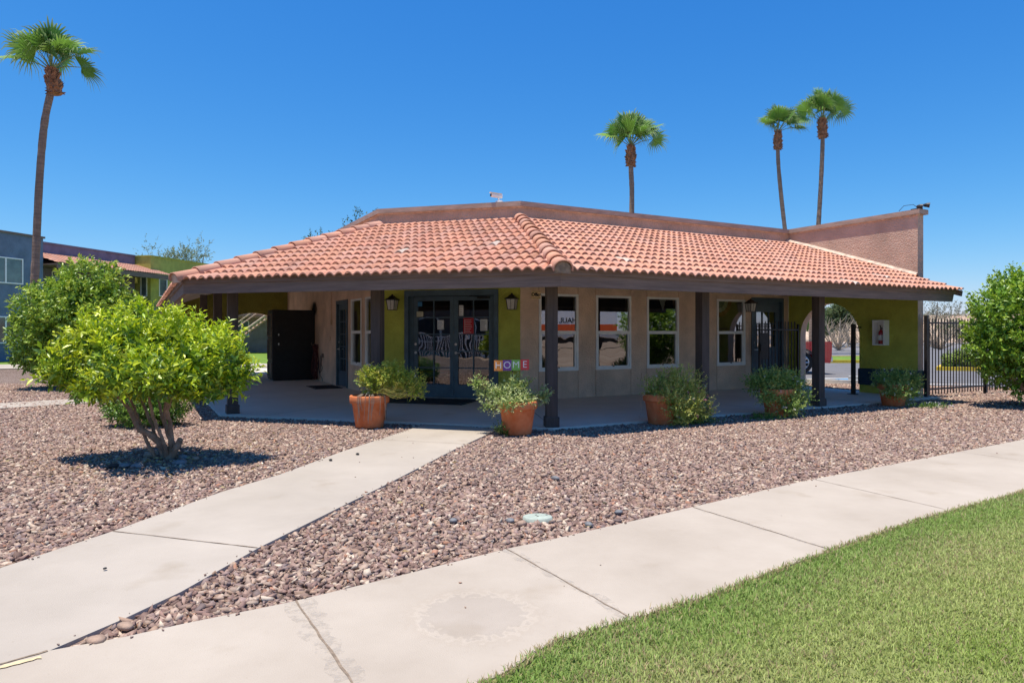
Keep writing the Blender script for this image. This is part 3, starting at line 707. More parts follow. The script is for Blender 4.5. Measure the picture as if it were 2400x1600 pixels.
# double door in a wide slate blue frame
ta, tb, _, zt = dD; g = MB()
g.box(FD, ta-.02, ta+.07, -.16, .035, PZ, zt+.03); g.box(FD, tb-.07, tb+.02, -.16, .035, PZ, zt+.03); g.box(FD, ta+.07, tb-.07, -.16, .035, zt-.09, zt+.03)
g.box(FD, ta+.07, ta+.16, -.16, -.05, PZ, zt-.09); g.box(FD, tb-.11, tb-.07, -.16, -.05, PZ, zt-.09)
g.build('door_frame', M['dooru'], bld)
g = MB(); g.box(FD, ta+.16, tb-.11, -.14, -.03, PZ, PZ+.02); g.build('threshold', M['steel'], bld)
dm = FD.t_at(1061.5); a0, a1 = ta+.165, tb-.115
z0g, z1g = FD.z_at(1060, 902), FD.z_at(1060, 704)
leafL = lite_door(FD, a0, dm-.003, PZ+.025, zt-.1, 2, 5, z0g, z1g, 0, st=.085, gl='glass_wavy')
leafR = lite_door(FD, dm+.003, a1, PZ+.025, zt-.1, 2, 5, z0g, z1g, -1, st=.09, gl='glass_wavy')
g = MB(); g.box(FD, FD.t_at(1118), FD.t_at(1146), -.052, .0, zt-.16, zt-.115, .006); g.tube([FD.P(FD.t_at(1140), -.03, zt-.13), FD.P(FD.t_at(1100), .02, zt-.10), FD.P(FD.t_at(1125), -.01, zt-.07)], .008, 6); g.build('door_closer', M['black'], leafR)
# left wall door
ta, tb, _, zt = dL; g = MB()
for (a, b) in ((ta-.03, ta+.06), (tb-.06, tb+.03)): g.box(FL, a, b, -.14, .03, PZ, zt+.04)
g.box(FL, ta+.06, tb-.06, -.14, .03, zt-.05, zt+.04); g.build('door_frame', M['dooru'], bld)
lite_door(FL, ta+.062, tb-.062, PZ+.02, zt-.055, 2, 5, .42, zt-.2, -1, st=.1, n0=-.07)
# right wall door, half glazed
ta, tb, _, zt = dR; g = MB()
for (a, b) in ((ta-.02, ta+.06), (tb-.06, tb+.02)): g.box(FR, a, b, -.14, .025, PZ, zt+.03)
g.box(FR, ta+.06, tb-.06, -.14, .025, zt-.06, zt+.03)
g.box(FR, ta+.06, tb-.06, -.14, -.05, zt-.16, zt-.06); g.build('door_frame', M['dooru'], bld)
lite_door(FR, ta+.062, tb-.062, PZ+.02, zt-.165, 3, 3, 1.04, 1.93, -1, st=.15, n0=-.09)
# ledge of dirt line at wall foot / conduit on left wall
g = MB(); t_ = FL.t_at(778.5); g.tube([FL.P(t_, .02, 3.0), FL.P(t_, .02, 1.75)], .014, 6); g.box(FL, t_-.035, t_+.035, .0, .05, 1.62, 1.75); g.build('conduit', M['tan'], bld)
t_ = FL.t_at(774); g = MB(); g.box(FL, t_-.04, t_+.04, .0, .03, 1.18, 1.30, .006); g.build('switch_box', M['tan'], bld)
t_ = FR.t_at(1505.5); g = MB(); g.box(FR, t_-.035, t_+.035, 0, .025, .36, .50, .006); g.build('outlet_box', M['tan'], bld)

# lanterns ------------------------------------------------
def lantern(fr, u, vt, vb, label):
    t = fr.t_at(u, .1); base = fr.P(t, 0, 0); zt = HC-(vt-780)/1600*base.y; zb = HC-(vb-780)/1600*base.y
    L = thing('wall_lantern', label, 'wall lamp', fr.P(t, 0, zb), 'black wall lanterns with frosted panes')
    c = fr.P(t, .11, 0); h = zt-zb; ang = fr.ang(); q = Fr(c.x, c.y, ang); w1, w0 = .095, .070
    z1, z2 = zb+.03*h, zb+.62*h
    g = MB(); g.box(fr, t-.045, t+.045, 0, .015, zb+.15*h, zb+.75*h, .004); g.tube([fr.P(t, .01, zb+.55*h), fr.P(t, .05, zb+.66*h), fr.P(t, .11, zb+.70*h)], .01, 6); g.build('bracket', M['black'], L)
    g = MB()
    g.add([q.P(sx*w0, sy*w0, z1) for sx, sy in ((-1, -1), (1, -1), (1, 1), (-1, 1))]+[q.P(sx*w1, sy*w1, z2) for sx, sy in ((-1, -1), (1, -1), (1, 1), (-1, 1))], [(0, 1, 5, 4), (1, 2, 6, 5), (2, 3, 7, 6), (3, 0, 4, 7)])
    g.build('lamp_glass', M['lampglass'], L)
    g = MB()
    for sx, sy in ((-1, -1), (1, -1), (1, 1), (-1, 1)): g.tube([q.P(sx*w0, sy*w0, z1), q.P(sx*w1, sy*w1, z2)], .008, 5)
    for sx, sy in ((0, -1), (0, 1), (1, 0), (-1, 0)): g.tube([q.P(sx*w0*1.02, sy*w0*1.02, z1), q.P(sx*w1*1.02, sy*w1*1.02, z2)], .004, 5)
    g.box(q, -w0-.012, w0+.012, -w0-.012, w0+.012, zb, z1, .004); g.build('cage', M['black'], L)
    g = MB(); sq = lambda r, z: [q.P(sx*r, sy*r, z) for sx, sy in ((-1, -1), (1, -1), (1, 1), (-1, 1))]
    rr = [(w1+.025, z2), (w1+.03, z2+.015), (w1*.75, z2+.14*h), (w1*.42, z2+.26*h), (w1*.2, z2+.30*h), (.014, z2+.33*h), (.016, zt-.01), (.003, zt)]
    V = []
    for r, z in rr: V += sq(r, z)
    F = [(i*4+k, i*4+(k+1) % 4, i*4+4+(k+1) % 4, i*4+4+k) for i in range(len(rr)-1) for k in range(4)]+[(3, 2, 1, 0)]
    g.add(V, F); g.build('lamp_cap', M['black'], L)
lantern(FD, 920, 690, 727, 'black lantern on the olive wall left of the double door')
lantern(FD, 1200, 687, 726, 'black lantern on the olive wall between double door and office sign')
lantern(FR, 1758.5, 700, 731, 'smaller looking black lantern between the last window and the single blue door')

# signs -----------------------------------------------------
s = thing('office_sign', 'small tan plaque reading Office on the wall beside the corner post', 'sign', FR.P(FR.t_at(1256), 0, 1.9))
t_ = FR.t_at(1256); zc = FR.z_at(1256, 690.5)
M['tanplaq'] = mat('tan_plaque', (.92, .68, .36), .6, .08, 8)
g = MB(); g.box(FR, t_-.105, t_+.105, 0, .02, zc-.085, zc+.085, .003); g.build('plaque', M['tanplaq'], s)
g = MB(); g.box(FR, t_-.095, t_+.095, .0205, .023, zc+.062, zc+.07); g.build('border', M['ink'], s); g = MB(); g.box(FR, t_-.095, t_+.095, .0205, .023, zc-.07, zc-.062); g.build('border', M['ink'], s)
link('lettering', place_text(text_mesh('Office', .095, .001, bold=.0045), FR, t_, .0225, zc), M['ink'], s)
# HOME sign on a stake in the second pot
pb = G(1212, 1016); HY = pb.y+.06
q = Fr(0, HY, 0); s = thing('home_sign', 'HOME sign of orange, purple, green and red squares on a stake', 'sign', (0, HY, 0))
cx = (1199-1200)/1600*HY; cz = HC-(855.5-780)/1600*HY; rot = R(2.2)
tw = .123
for i, (c, ch) in enumerate([((.72, .26, .05), 'H'), ((.20, .06, .27), 'O'), ((.20, .43, .08), 'M'), ((.62, .05, .05), 'E')]):
    x = cx+(i-1.5)*tw; z = cz+(i-1.5)*tw*math.tan(rot)
    g = MB(); g.box(q, x-tw/2+.0008, x+tw/2-.0008, -.004, .004, z-.074, z+.074, .001)
    p = g.build('letter_panel', mat('panel_'+ch, c, .5, .06, 6), s); p['label'] = 'panel with letter '+ch
    link('lettering', place_text(text_mesh(ch, .135, .0008, bold=-.0005), q, x, .0055, z), M['paper'], p)
g = MB(); g.tube([(cx+.01, HY+.012, cz+.06), (cx+.03, HY+.02, .30)], .006, 6); g.build('stake', M['iron'], s)
# posters on the doors
def paper(u0, u1, v0, v1, label, m=None, lines=0, lm=None, header=None, words=None, name='notice'):
    ta, tb = FD.t_at(u0), FD.t_at(u1); za, zb = FD.z_at(u0, v1), FD.z_at(u0, v0); n = -.052
    s = thing(name, label, 'notice', FD.P((ta+tb)/2, n, za))
    g = MB(); g.box(FD, ta, tb, n, n+.002, za, zb); g.build('sheet', m or M['paper'], s)
    if header:
        g = MB(); g.box(FD, ta+.003, tb-.003, n+.0024, n+.0034, zb-(zb-za)*header[0], zb-.003); g.build('print_block', header[1], s)
    if lines:
        g = MB(); rnd = random.Random(int(u0)); hh = (zb-za); z_a = zb-hh*(header[0]+.06 if header else .08)
        for k in range(lines):
            z = z_a-(z_a-za-.01)*(k+.5)/lines; g.box(FD, ta+(tb-ta)*.12, ta+(tb-ta)*rnd.uniform(.6, .88), n+.0024, n+.0032, z-.003, z+.003)
        g.box(FD, ta+(tb-ta)*.12, ta+(tb-ta)*.14, n+.0024, n+.0030, za+.01, z_a)
        g.build('print_lines', lm or M['ink'], s)
paper(1084, 1108, 745, 782, 'red printed business hours notice on the right glass door', M['inkr'], 8, M['paper'], name='notice')
paper(1124, 1140.5, 748, 775, 'white letter sheet taped to the right glass door', None, 9)
paper(1074, 1084, 715, 740, 'narrow white sticker with a red foot in the top left pane of the right door', None, 4, M['ink'])
paper(974.5, 989.5, 730, 742, 'small cream sticker low in the top left pane of the left door', mat('cream_paper', (.62, .60, .42), .7, .05), 2)
paper(1023, 1038, 750, 772, 'white sheet with blue print on the left glass door', None, 6, M['bluep'])
paper(977, 987, 707, 718, 'small blue round looking decal at the top of the left glass door', M['bluep'])

# door mats
def matt(pts, label, loc):
    s = thing('door_mat', label, 'door mat', loc); g = MB(); g.prism(pts, PZ+.002, PZ+.018); g.build('mat_body', M['black'], s)
    c = sum((Vector(p) for p in pts), Vector((0, 0)))/4; g = MB(); g.prism([c+(Vector(p)-c)*.86 for p in pts], PZ+.018, PZ+.021); g.build('mat_pile', mat('mat_pile', (.03, .03, .035), .95, .3, 40, 1, 90), s)
ta, tb = FD.t_at(935), FD.t_at(1128); matt([xy(FD.P(ta-.1, .12, 0)), xy(FD.P(tb, .12, 0)), xy(FD.P(tb, 1.15, 0)), xy(FD.P(ta-.1, 1.15, 0))], 'long black mat in front of the double door', FD.P((ta+tb)/2, .6, PZ))
ta, tb = dL[0], dL[1]; matt([xy(FL.P(ta, .12, 0)), xy(FL.P(tb, .12, 0)), xy(FL.P(tb, .8, 0)), xy(FL.P(ta, .8, 0))], 'small black mat at the side door beyond the hose', FL.P((ta+tb)/2, .45, PZ))

# black cabinet against the left wall
tc_ = FL.t_at(739); cb = thing('metal_cabinet', 'tall black metal cabinet standing out from the sooty left wall', 'cabinet', FL.P(tc_, .6, PZ))
g = MB(); g.box(FL, tc_-.8, tc_, .02, 1.22, PZ+.03, 2.07, .012); g.build('cabinet_body', M['black'], cb)
g = MB()
for (a, b, c, d) in ((.05, .75, 1.30, 1.95), (.05, .75, .12, .55), (.05, .75, .62, 1.22)):
    x0, x1 = tc_-.8+a, tc_-.8+b
    g.box(FL, x0, x1, 1.222, 1.245, c, c+.03); g.box(FL, x0, x1, 1.222, 1.245, d-.03, d); g.box(FL, x0, x0+.03, 1.222, 1.245, c+.03, d-.03); g.box(FL, x1-.03, x1, 1.222, 1.245, c+.03, d-.03)
g.build('door_frames', M['barkd'], cb)
for z in (1.05, 1.32):
    g = MB(); g.box(FL, tc_+.002, tc_+.03, 1.03, 1.06, z, z+.06, .004); g.build('hinge', M['steel'], cb)
g = MB(); g.box(FL, tc_-.75, tc_-.05, .07, 1.17, PZ, PZ+.03); g.build('foot_rail', M['black'], cb)
# soot on the wall: a scorched stain that belongs to the wall's paint
sm = bpy.data.materials.new('soot_stain'); sm.use_nodes = True; t = sm.node_tree; N = t.nodes; L = t.links
b = N['Principled BSDF']; b.inputs['Base Color'].default_value = (.02, .018, .016, 1); b.inputs['Roughness'].default_value = 1
ctr = FL.P(tc_-.12, .004, 2.12)-bld.location
tcx = N.new('ShaderNodeTexCoord'); mp = N.new('ShaderNodeMapping'); mp.vector_type = 'POINT'
sbv = N.new('ShaderNodeVectorMath'); sbv.operation = 'SUBTRACT'; sbv.inputs[1].default_value = ctr; L.new(tcx.outputs['Object'], sbv.inputs[0])
L.new(sbv.outputs[0], mp.inputs[0]); mp.inputs['Scale'].default_value = (1.6, 1.6, 2.6)
ln = N.new('ShaderNodeVectorMath'); ln.operation = 'LENGTH'; L.new(mp.outputs[0], ln.inputs[0])
no = N.new('ShaderNodeTexNoise'); no.inputs['Scale'].default_value = 6; no.inputs['Detail'].default_value = 8; L.new(tcx.outputs['Object'], no.inputs['Vector'])
ma = N.new('ShaderNodeMath'); ma.operation = 'MULTIPLY_ADD'; ma.inputs[1].default_value = .7; L.new(no.outputs['Fac'], ma.inputs[0]); L.new(ln.outputs['Value'], ma.inputs[2])
rp = N.new('ShaderNodeValToRGB'); rp.color_ramp.elements[0].position = .6; rp.color_ramp.elements[0].color = (1, 1, 1, 1); rp.color_ramp.elements[1].position = 1.25; rp.color_ramp.elements[1].color = (0, 0, 0, 1)
L.new(ma.outputs[0], rp.inputs[0]); tr = N.new('ShaderNodeBsdfTransparent'); ms = N.new('ShaderNodeMixShader')
L.new(rp.outputs[0], ms.inputs[0]); L.new(tr.outputs[0], ms.inputs[1]); L.new(b.outputs[0], ms.inputs[2]); L.new(ms.outputs[0], N['Material Output'].inputs[0])
g = MB(); g.add([FL.P(tc_-.75, .004, 1.6), FL.P(tc_+.6, .004, 1.6), FL.P(tc_+.6, .004, 2.75), FL.P(tc_-.75, .004, 2.75)], [(0, 1, 2, 3)]); g.build('soot_mark', sm, bld)
# garden hose hanging on the wall, reel hook
hs_ = thing('garden_hose', 'dark red garden hose hanging in long loops beside the black cabinet', 'hose', FL.P(FL.t_at(746), .05, PZ))
g = MB(); tq = FL.t_at(747)
for i in range(9):
    w_ = .08+.014*i; n_ = .05+.012*i; pts = []
    for k in range(25):
        a = 2*math.pi*k/24; z = .56+(.50-.02*(i % 3))*math.cos(a); ww = w_*(1.0-.45*math.cos(a))
        pts.append(FL.P(tq+ww*math.sin(a), n_+.03*math.sin(3*a+i), max(z, PZ+.02)))
    g.tube(pts, .012, 6, caps=False)
g.build('hose_coil', M['hose'], hs_, True)
g = MB(); g.tube([FL.P(tq-.05, .0, 1.06), FL.P(tq-.05, .2, 1.06), FL.P(tq-.05, .2, 1.12)], .012, 6); g.build('hook', M['barkd'], hs_)
cbp = thing('power_cord', 'black cord looping down from an outlet right of the red hose', 'cord', FL.P(FL.t_at(757), .03, PZ))
g = MB(); tq = FL.t_at(758); g.box(FL, tq-.04, tq+.04, 0, .05, .70, .82, .008); g.build('plug_box', M['barkd'], cbp)
g = MB(); g.tube([FL.P(tq+.1*math.sin(a*1.7), .06+.02*math.cos(a), .74-.7*a/9) for a in range(10)], .009, 5); g.tube([FL.P(tq-.12+.12*math.cos(a/2), .07, .76-.5*math.sin(a/2.6)) for a in range(8)], .008, 5); g.build('cable', M['black'], cbp)

# fire extinguisher in a white box on the wing wall
ta, tb = FW.t_at(2056), FW.t_at(2084); zc0, zc1 = 1.12, 1.69
bx = thing('extinguisher_box', 'white metal fire extinguisher box with open glass front on the olive wing wall', 'wall box', FW.P(ta, 0, zc0))
g = MB(); D = .17
g.box(FW, ta, tb, 0, .01, zc0, zc1); g.box(FW, ta, ta+.012, .01, D, zc0, zc1); g.box(FW, tb-.012, tb, .01, D, zc0, zc1)
g.box(FW, ta+.012, tb-.012, .01, D, zc0, zc0+.012); g.box(FW, ta+.012, tb-.012, .01, D, zc1-.012, zc1)
g.build('box_shell', M['white'], bx)
g = MB(); e = .03
g.box(FW, ta, ta+e, D+.001, D+.014, zc0, zc1); g.box(FW, tb-e, tb, D+.001, D+.014, zc0, zc1); g.box(FW, ta+e, tb-e, D+.001, D+.014, zc0, zc0+e); g.box(FW, ta+e, tb-e, D+.001, D+.014, zc1-.06, zc1)
g.build('box_door', M['white'], bx)
ex = thing('fire_extinguisher', 'red fire extinguisher with black hose standing inside the white wall box', 'fire extinguisher', FW.P((ta+tb)/2, .08, zc0+.013))
c = FW.P((ta+tb)/2, .08, zc0+.013); g = MB(); g.lathe(c, [(0, 0), (.055, 0), (.058, .01), (.058, .26), (.05, .30), (.02, .33), (.018, .35), (0, .35)], 16); g.build('cylinder', M['redcar'], ex, True)
g = MB(); g.tube([c+Vector((0, 0, .35)), c+Vector((0, 0, .39))], .015, 8); g.tube([c+Vector((0, 0, .38)), c+Vector((-.04, -.03, .44))], .009, 6); g.tube([c+Vector((0, 0, .37)), c+Vector((.06, -.05, .36)), c+Vector((.08, -.05, .25)), c+Vector((.065, -.045, .12))], .010, 6); g.build('valve_and_hose', M['black'], ex)
g = MB(); g.lathe(c, [(.0592, .10), (.0592, .22)], 16); g.build('band_label', M['paper'], ex)

# iron gate leaf and posts, right fence ----------------------
def picket(g, fr, t, n, z0, z1, h=.009):
    g.box(fr, t-h, t+h, n-h, n+h, z0, z1-.03)
    g.add([fr.P(t-h, n-h, z1-.03), fr.P(t+h, n-h, z1-.03), fr.P(t+h, n+h, z1-.03), fr.P(t-h, n+h, z1-.03), fr.P(t, n, z1)], [(0, 1, 4), (1, 2, 4), (2, 3, 4), (3, 0, 4)])
gp = FW.P(sa-.03, .05, 0); GF = Fr(gp.x, gp.y, aR+R(180))
gt = thing('iron_gate', 'open iron picket gate leaf folded back in front of the single blue door', 'gate', (gp.x, gp.y, PZ))
g = MB()
for z in (.20, 1.46): g.box(GF, .0, 1.42, -.018, .018, z, z+.035)
g.box(GF, -.02, .02, -.02, .02, PZ+.06, 1.62); g.box(GF, 1.38, 1.42, -.02, .02, PZ+.06, 1.62)
g.build('gate_frame', M['iron'], gt)
for i in range(11):
    g = MB(); picket(g, GF, .13+i*.118, 0, .12, 1.70); g.build('picket', M['iron'], gt)
g = MB(); g.box(GF, 1.24, 1.40, -.045, .045, .95, 1.13, .005); g.tube([GF.P(1.33, -.04, 1.06), GF.P(1.33, .10, 1.06)], .03, 10); g.build('lock_box', M['iron'], gt)
g = MB(); g.box(GF, 1.10, 1.39, -.012, .012, .75, 1.40); g.build('lock_plate', M['iron'], gt)
pp = G(2000, 923.5, PZ); gpz = thing('gate_post', 'lone dark iron gate post with short rail inside the arch', 'post', (pp.x, pp.y, PZ))
fp = Fr(pp.x, pp.y, aR-R(90)); g = MB(); g.box(fp, -.038, .038, -.038, .038, PZ, 1.60, .004); g.build('upright', M['iron'], gpz)
g = MB(); g.box(fp, -.12, .09, -.05, .05, PZ, PZ+.015); g.build('base_plate', M['iron'], gpz)
dd = (FW.P(sb+.02, -.04, 0).xy-pp.xy); fq = Fr(pp.x, pp.y, math.atan2(dd.y, dd.x)); g = MB(); g.box(fq, .04, dd.length, -.012, .012, 1.51, 1.54); g.build('rail', M['iron'], gpz)
# fence right of the wing
fo = FW.P(TWE+.10, -.14, 0); FF = Fr(fo.x, fo.y, aR)
fn = thing('iron_fence', 'black iron picket fence running right from the wing wall', 'fence', (fo.x, fo.y, 0))
g = MB(); FLn = 9.0
for z in (.16, 1.60): g.box(FF, .03, FLn, -.016, .016, z, z+.035)
g.build('rails', M['iron'], fn)
for t_ in (0, 2.35, 4.7, 7.05):
    g = MB(); g.box(FF, t_-.035, t_+.035, -.035, .035, -.05, 1.78, .004); g.build('fence_post', M['iron'], fn)
k = 0
tpk = .115
while tpk < FLn:
    if min(abs(tpk-x) for x in (0, 2.35, 4.7, 7.05)) > .045:
        g = MB(); picket(g, FF, tpk, 0, .06, 1.73, .008); g.build('picket', M['iron'], fn)
    tpk += .115

# security camera and floodlight on the parapet
sc = FD.P(FD.t_at(1166), .0, ZW+.105); sec = thing('security_camera', 'white security camera on top of the parapet', 'security camera', sc)
g = MB(); g.box(FD, FD.t_at(1163), FD.t_at(1178), -.06, .05, ZW+.103, ZW+.135, .004); g.tube([sc+Vector((.03, 0, .03)), sc+Vector((.02, -.02, .10))], .018, 8); g.build('mount', M['white'], sec)
g = MB(); g.tube([sc+Vector((.09, .04, .13)), sc+Vector((-.13, -.06, .145))], .04, 12); g.build('camera_body', M['white'], sec)
g = MB(); g.tube([sc+Vector((-.13, -.06, .145)), sc+Vector((-.14, -.065, .145))], .03, 12); g.build('lens', M['black'], sec)
g = MB(); v_ = [sc+Vector(p) for p in ((.1, -.01, .175), (.08, .09, .175), (-.17, -.02, .192), (-.15, -.12, .192))]; g.add(v_+[x+Vector((0, 0, .008)) for x in v_], [(0, 1, 2, 3), (7, 6, 5, 4), (0, 4, 5, 1), (1, 5, 6, 2), (2, 6, 7, 3), (3, 7, 4, 0)]); g.build('sun_shield', M['white'], sec)
fl = FW.P(TWE-.02, -.05, ZW+.106); fd = thing('floodlight', 'twin dark floodlights at the right end of the gable wall', 'floodlight', fl)
g = MB(); g.box(FW, TWE-.16, TWE+.04, -.12, .0, ZW+.107, ZW+.135, .004); g.tube([fl+Vector((0, 0, .02)), fl+Vector((.04, -.02, .07)), fl+Vector((.13, -.03, .09))], .012, 6); g.tube([fl+Vector((-.25, .3, .02)), fl+Vector((-.2, .2, .12)), fl+Vector((-.08, .05, .12)), fl+Vector((0, 0, .03))], .006, 5); g.build('bracket', M['iron'], fd)
for (dx, dz) in ((.13, .09), (-.02, .06)):
    c = fl+Vector((dx, -.03, dz)); g = MB(); g.tube([c+Vector((-.02, .02, 0)), c+Vector((.02, -.02, 0)), c+Vector((.07, -.05, -.01))], [.03, .045, .055], 12); g.build('lamp_head', M['iron'], fd)
    g = MB(); g.tube([c+Vector((.068, -.049, -.01)), c+Vector((.073, -.052, -.011))], .05, 12); g.build('lens', M['glass'], fd)

# things seen inside through the glass: bunting and teal chairs
bt = thing('bunting', 'red, white and blue fan bunting hanging inside the last window', 'bunting', FR.P(FR.t_at(1692), -.4, 1.9))
c = (FR.t_at(1684, -.4), 2.24)
for i, (r0, r1, m) in enumerate(((0, .22, M['bluep']), (.22, .33, M['paper']), (.33, .45, M['inkr']))):
    g = MB(); V = []
    for k in range(17):
        a = -math.pi*k/16; z_ = .01*(k % 2)
        V += [FR.P(c[0]+r0*math.cos(a), -.4+z_, c[1]+r0*math.sin(a)), FR.P(c[0]+r1*math.cos(a), -.4+z_, c[1]+r1*math.sin(a))]
    g.add(V, [(2*k, 2*k+1, 2*k+3, 2*k+2) for k in range(16)]); g.build('fabric_band', m, bt)
pn = thing('pennant', 'white triangular pennant inside the third window', 'pennant', FR.P(FR.t_at(1553), -.3, 1.9))
g = MB(); tt = FR.t_at(1553, -.3); g.add([FR.P(tt-.11, -.3, 2.2), FR.P(tt+.11, -.3, 2.2), FR.P(tt+.01, -.3, 1.92), FR.P(tt-.11, -.305, 2.2), FR.P(tt+.11, -.305, 2.2), FR.P(tt+.01, -.305, 1.92)], [(0, 1, 2), (5, 4, 3)]); g.build('pennant_cloth', M['paper'], pn)
def chair(fr, t, n, label):
    s = thing('lounge_chair', label, 'chair', fr.P(t, n, PZ), 'teal chairs seen through the double door'); q = Fr(*fr.P(t, n, 0).xy, fr.ang())
    g = MB(); g.box(q, -.25, .25, -.25, .25, .40, .50, .03); g.build('seat', M['teal'], s)
    g = MB(); g.box(q, -.25, .25, -.30, -.22, .52, 1.0, .03); g.build('backrest', M['teal'], s)
    for sx in (-.22, .22):
        for sy in (-.22, .22):
            g = MB(); g.tube([q.P(sx, sy, PZ), q.P(sx*.9, sy*.9, .40)], .014, 6); g.build('leg', M['steel'], s)
chair(FD, FD.t_at(998, -1.2), -1.2, 'teal chair inside, seen through the left leaf, left of its twin'); chair(FD, FD.t_at(1036, -1.3), -1.3, 'teal chair inside, seen next to the door centre')
g = MB(); g.box(FR, .3, TR-.4, -1.0, -.98, .9, 1.0)

# ------------------------------------------------------------ potted plants
def pot_mesh(c, r, h):
    g = MB(); k = r
    g.lathe(c, [(0, 0), (k*.70, 0), (k*.72, .01), (k*.90, h*.74), (k*.92, h*.76), (k*1.0, h*.765), (k*1.03, h*.80), (k*1.03, h*.97), (k*1.0, h), (k*.93, h), (k*.90, h*.97), (k*.86, h*.80)], 36); return g
def potted(u, vb, r, h, label, fol, seed):
    c = G(u, vb); c.z = PZ*0-.005; P = thing('potted_plant', label, 'potted plant', c, 'terracotta pots along the porch edge')
    pot_mesh(c, r, h).build('pot', M['terra'], P, True)
    g = MB(); g.lathe(c, [(0, h*.88), (r*.89, h*.86)], 24); g.build('soil', M['soil'], P)
    fol(P, c, r, h, seed); return P
def stems(P, c, h, tips, r=.006, m='bark', seed=0, name='stems'):
    g = MB()
    for i, t in enumerate(tips): branch(g, c+Vector((random.uniform(-.06, .06), random.uniform(-.06, .06), h*.85)), t, r, r*.4, seed*50+i, .12, 6, 5)
    g.build(name, M[m], P)
def blobs_px(lst, y0, depth=None):
    out = []
    for (u, v, ru, rv, *rest) in lst:
        dy = rest[0] if rest else 0; y = y0+dy
        out.append((A(u, v, y), (ru/1600*y, (rest[1] if len(rest) > 1 else ru/1600*y*.9), rv/1600*y)))
    return out
def flowers(P, blobs, n, size, cols, seed, shell=.9, name='flowers'):
    rng = np.random.default_rng(seed); p, d, r = blob_points(blobs, n, rng, shell); p = np.repeat(p, 6, 0)+rng.normal(size=(n*6, 3))*size*.45
    d = np.repeat(unit(d+np.array([0, -.3, .6])), 6, 0)+rng.normal(size=(n*6, 3))*.8
    tint = np.repeat(np.array(cols)[rng.integers(0, len(cols), n)], 6, 0)
    o = leaves(name, p, d, np.full(n*6, size), tint, M['petal'], P, wr=.8, rng=rng); o['kind'] = 'stuff'
YG = [(.42, .50, .06), (.58, .60, .09), (.28, .40, .06)]
def fol1(P, c, r, h, sd):
    y = c.y
    B = blobs_px([(880, 893, 42, 34), (915, 880, 45, 30, .05), (950, 895, 42, 28, .1), (975, 915, 26, 18), (865, 880, 22, 25)], y)
    twiggy('foliage', B, 620, 9, .045, YG, (.72, .68, .14), M['leafm'], P, sd, up=.5, shell=.3, tl=.16, wr=.5, tiptop=.3)
    stems(P, c, h, [b[0] for b in B for _ in (0, 1)], .007, seed=sd)
    g = MB(); rnd = random.Random(sd)
    for i in range(15):                     # dry trailing stems over the rim
        a = rnd.uniform(-2.2, -.5); rr = r*1.04; x, yy = math.cos(a), math.sin(a)
        g.tube([c+Vector((x*rr*.7, yy*rr*.7, h+.03)), c+Vector((x*rr, yy*rr, h+.01)), c+Vector((x*rr*1.03, yy*rr*1.03, h-.08)), c+Vector((x*rr*.97+rnd.uniform(-.03, .03), yy*rr*.98, h-rnd.uniform(.15, .40)))], .0035, 4)
    g.build('dry_stems', M['dryg'], P)
    g = MB()
    for i in range(26):
        z = rnd.uniform(-.05, .12); x1 = rnd.uniform(.35, .75); yy = rnd.uniform(-.3, .15)
        g.tube([c+Vector((.05, yy*.3, h+.02)), c+Vector((.25, yy, h+.03+z*.6+.03)), c+Vector((x1*.8+.1, yy*1.2, h-.02+z)), c+Vector((x1+.08, yy*1.3, h+.04+z*1.9))], .003, 4)
    g.build('trailing_stems', mat('yellow_stem', (.42, .36, .08), .8, .1), P)
    flowers(P, B, 60, .02, [(.75, .65, .12), (.8, .8, .75), (.8, .75, .3)], sd)
def fol2(P, c, r, h, sd):
    y = c.y
    B = blobs_px([(1180, 925, 34, 20), (1190, 945, 30, 14, -.28), (1215, 905, 30, 22, .0), (1145, 918, 26, 16), (1118, 898, 16, 12), (1225, 938, 34, 16, -.12), (1268, 927, 26, 14, .1), (1150, 950, 22, 14, -.1)], y)
    twiggy('foliage', B, 380, 9, .055, [(.34, .44, .12), (.48, .56, .22), (.26, .36, .10)], (.72, .75, .38), M['leafm'], P, sd, up=.3, shell=.2, tl=.18, wr=.42)
    stems(P, c, h, [b[0] for b in B for _ in (0, 1, 2)], .007, seed=sd)
    B2 = blobs_px([(1170, 1003, 16, 16), (1185, 1012, 14, 9)], y-.15); twiggy('side_growth', B2, 40, 8, .035, [(.08, .14, .03)], (.3, .35, .12), M['leafm'], P, sd+9, tl=.1, shell=.1, wr=.5)
def fol3(P, c, r, h, sd):
    y = c.y
    B = blobs_px([(1600, 905, 52, 46), (1575, 930, 34, 26, -.28), (1600, 960, 44, 36, -.3), (1545, 918, 38, 18, -.1), (1620, 945, 50, 42, -.05), (1570, 890, 38, 25), (1530, 905, 28, 22), (1640, 965, 32, 30), (1590, 975, 40, 26, -.1)], y)
    twiggy('foliage', B, 1050, 9, .045, [(.28, .38, .06), (.42, .48, .09), (.52, .54, .14)], (.75, .70, .24), M['leafm'], P, sd, up=.7, shell=.3, tl=.2, wr=.42)
    stems(P, c, h, [b[0]+Vector((0, 0, .1)) for b in B for _ in (0, 1, 2)], .007, seed=sd)
    flowers(P, B, 46, .02, [(.6, .25, .3), (.75, .7, .7), (.65, .45, .25)], sd)
    g = MB(); g.tube([c+Vector((-r, -.05, h)), c+Vector((-r-.06, -.05, h-.1)), c+Vector((-r-.03, -.06, h-.25)), c+Vector((-r-.08, -.05, h-.36))], .003, 4); g.build('hanging_stem', M['dryg'], P)
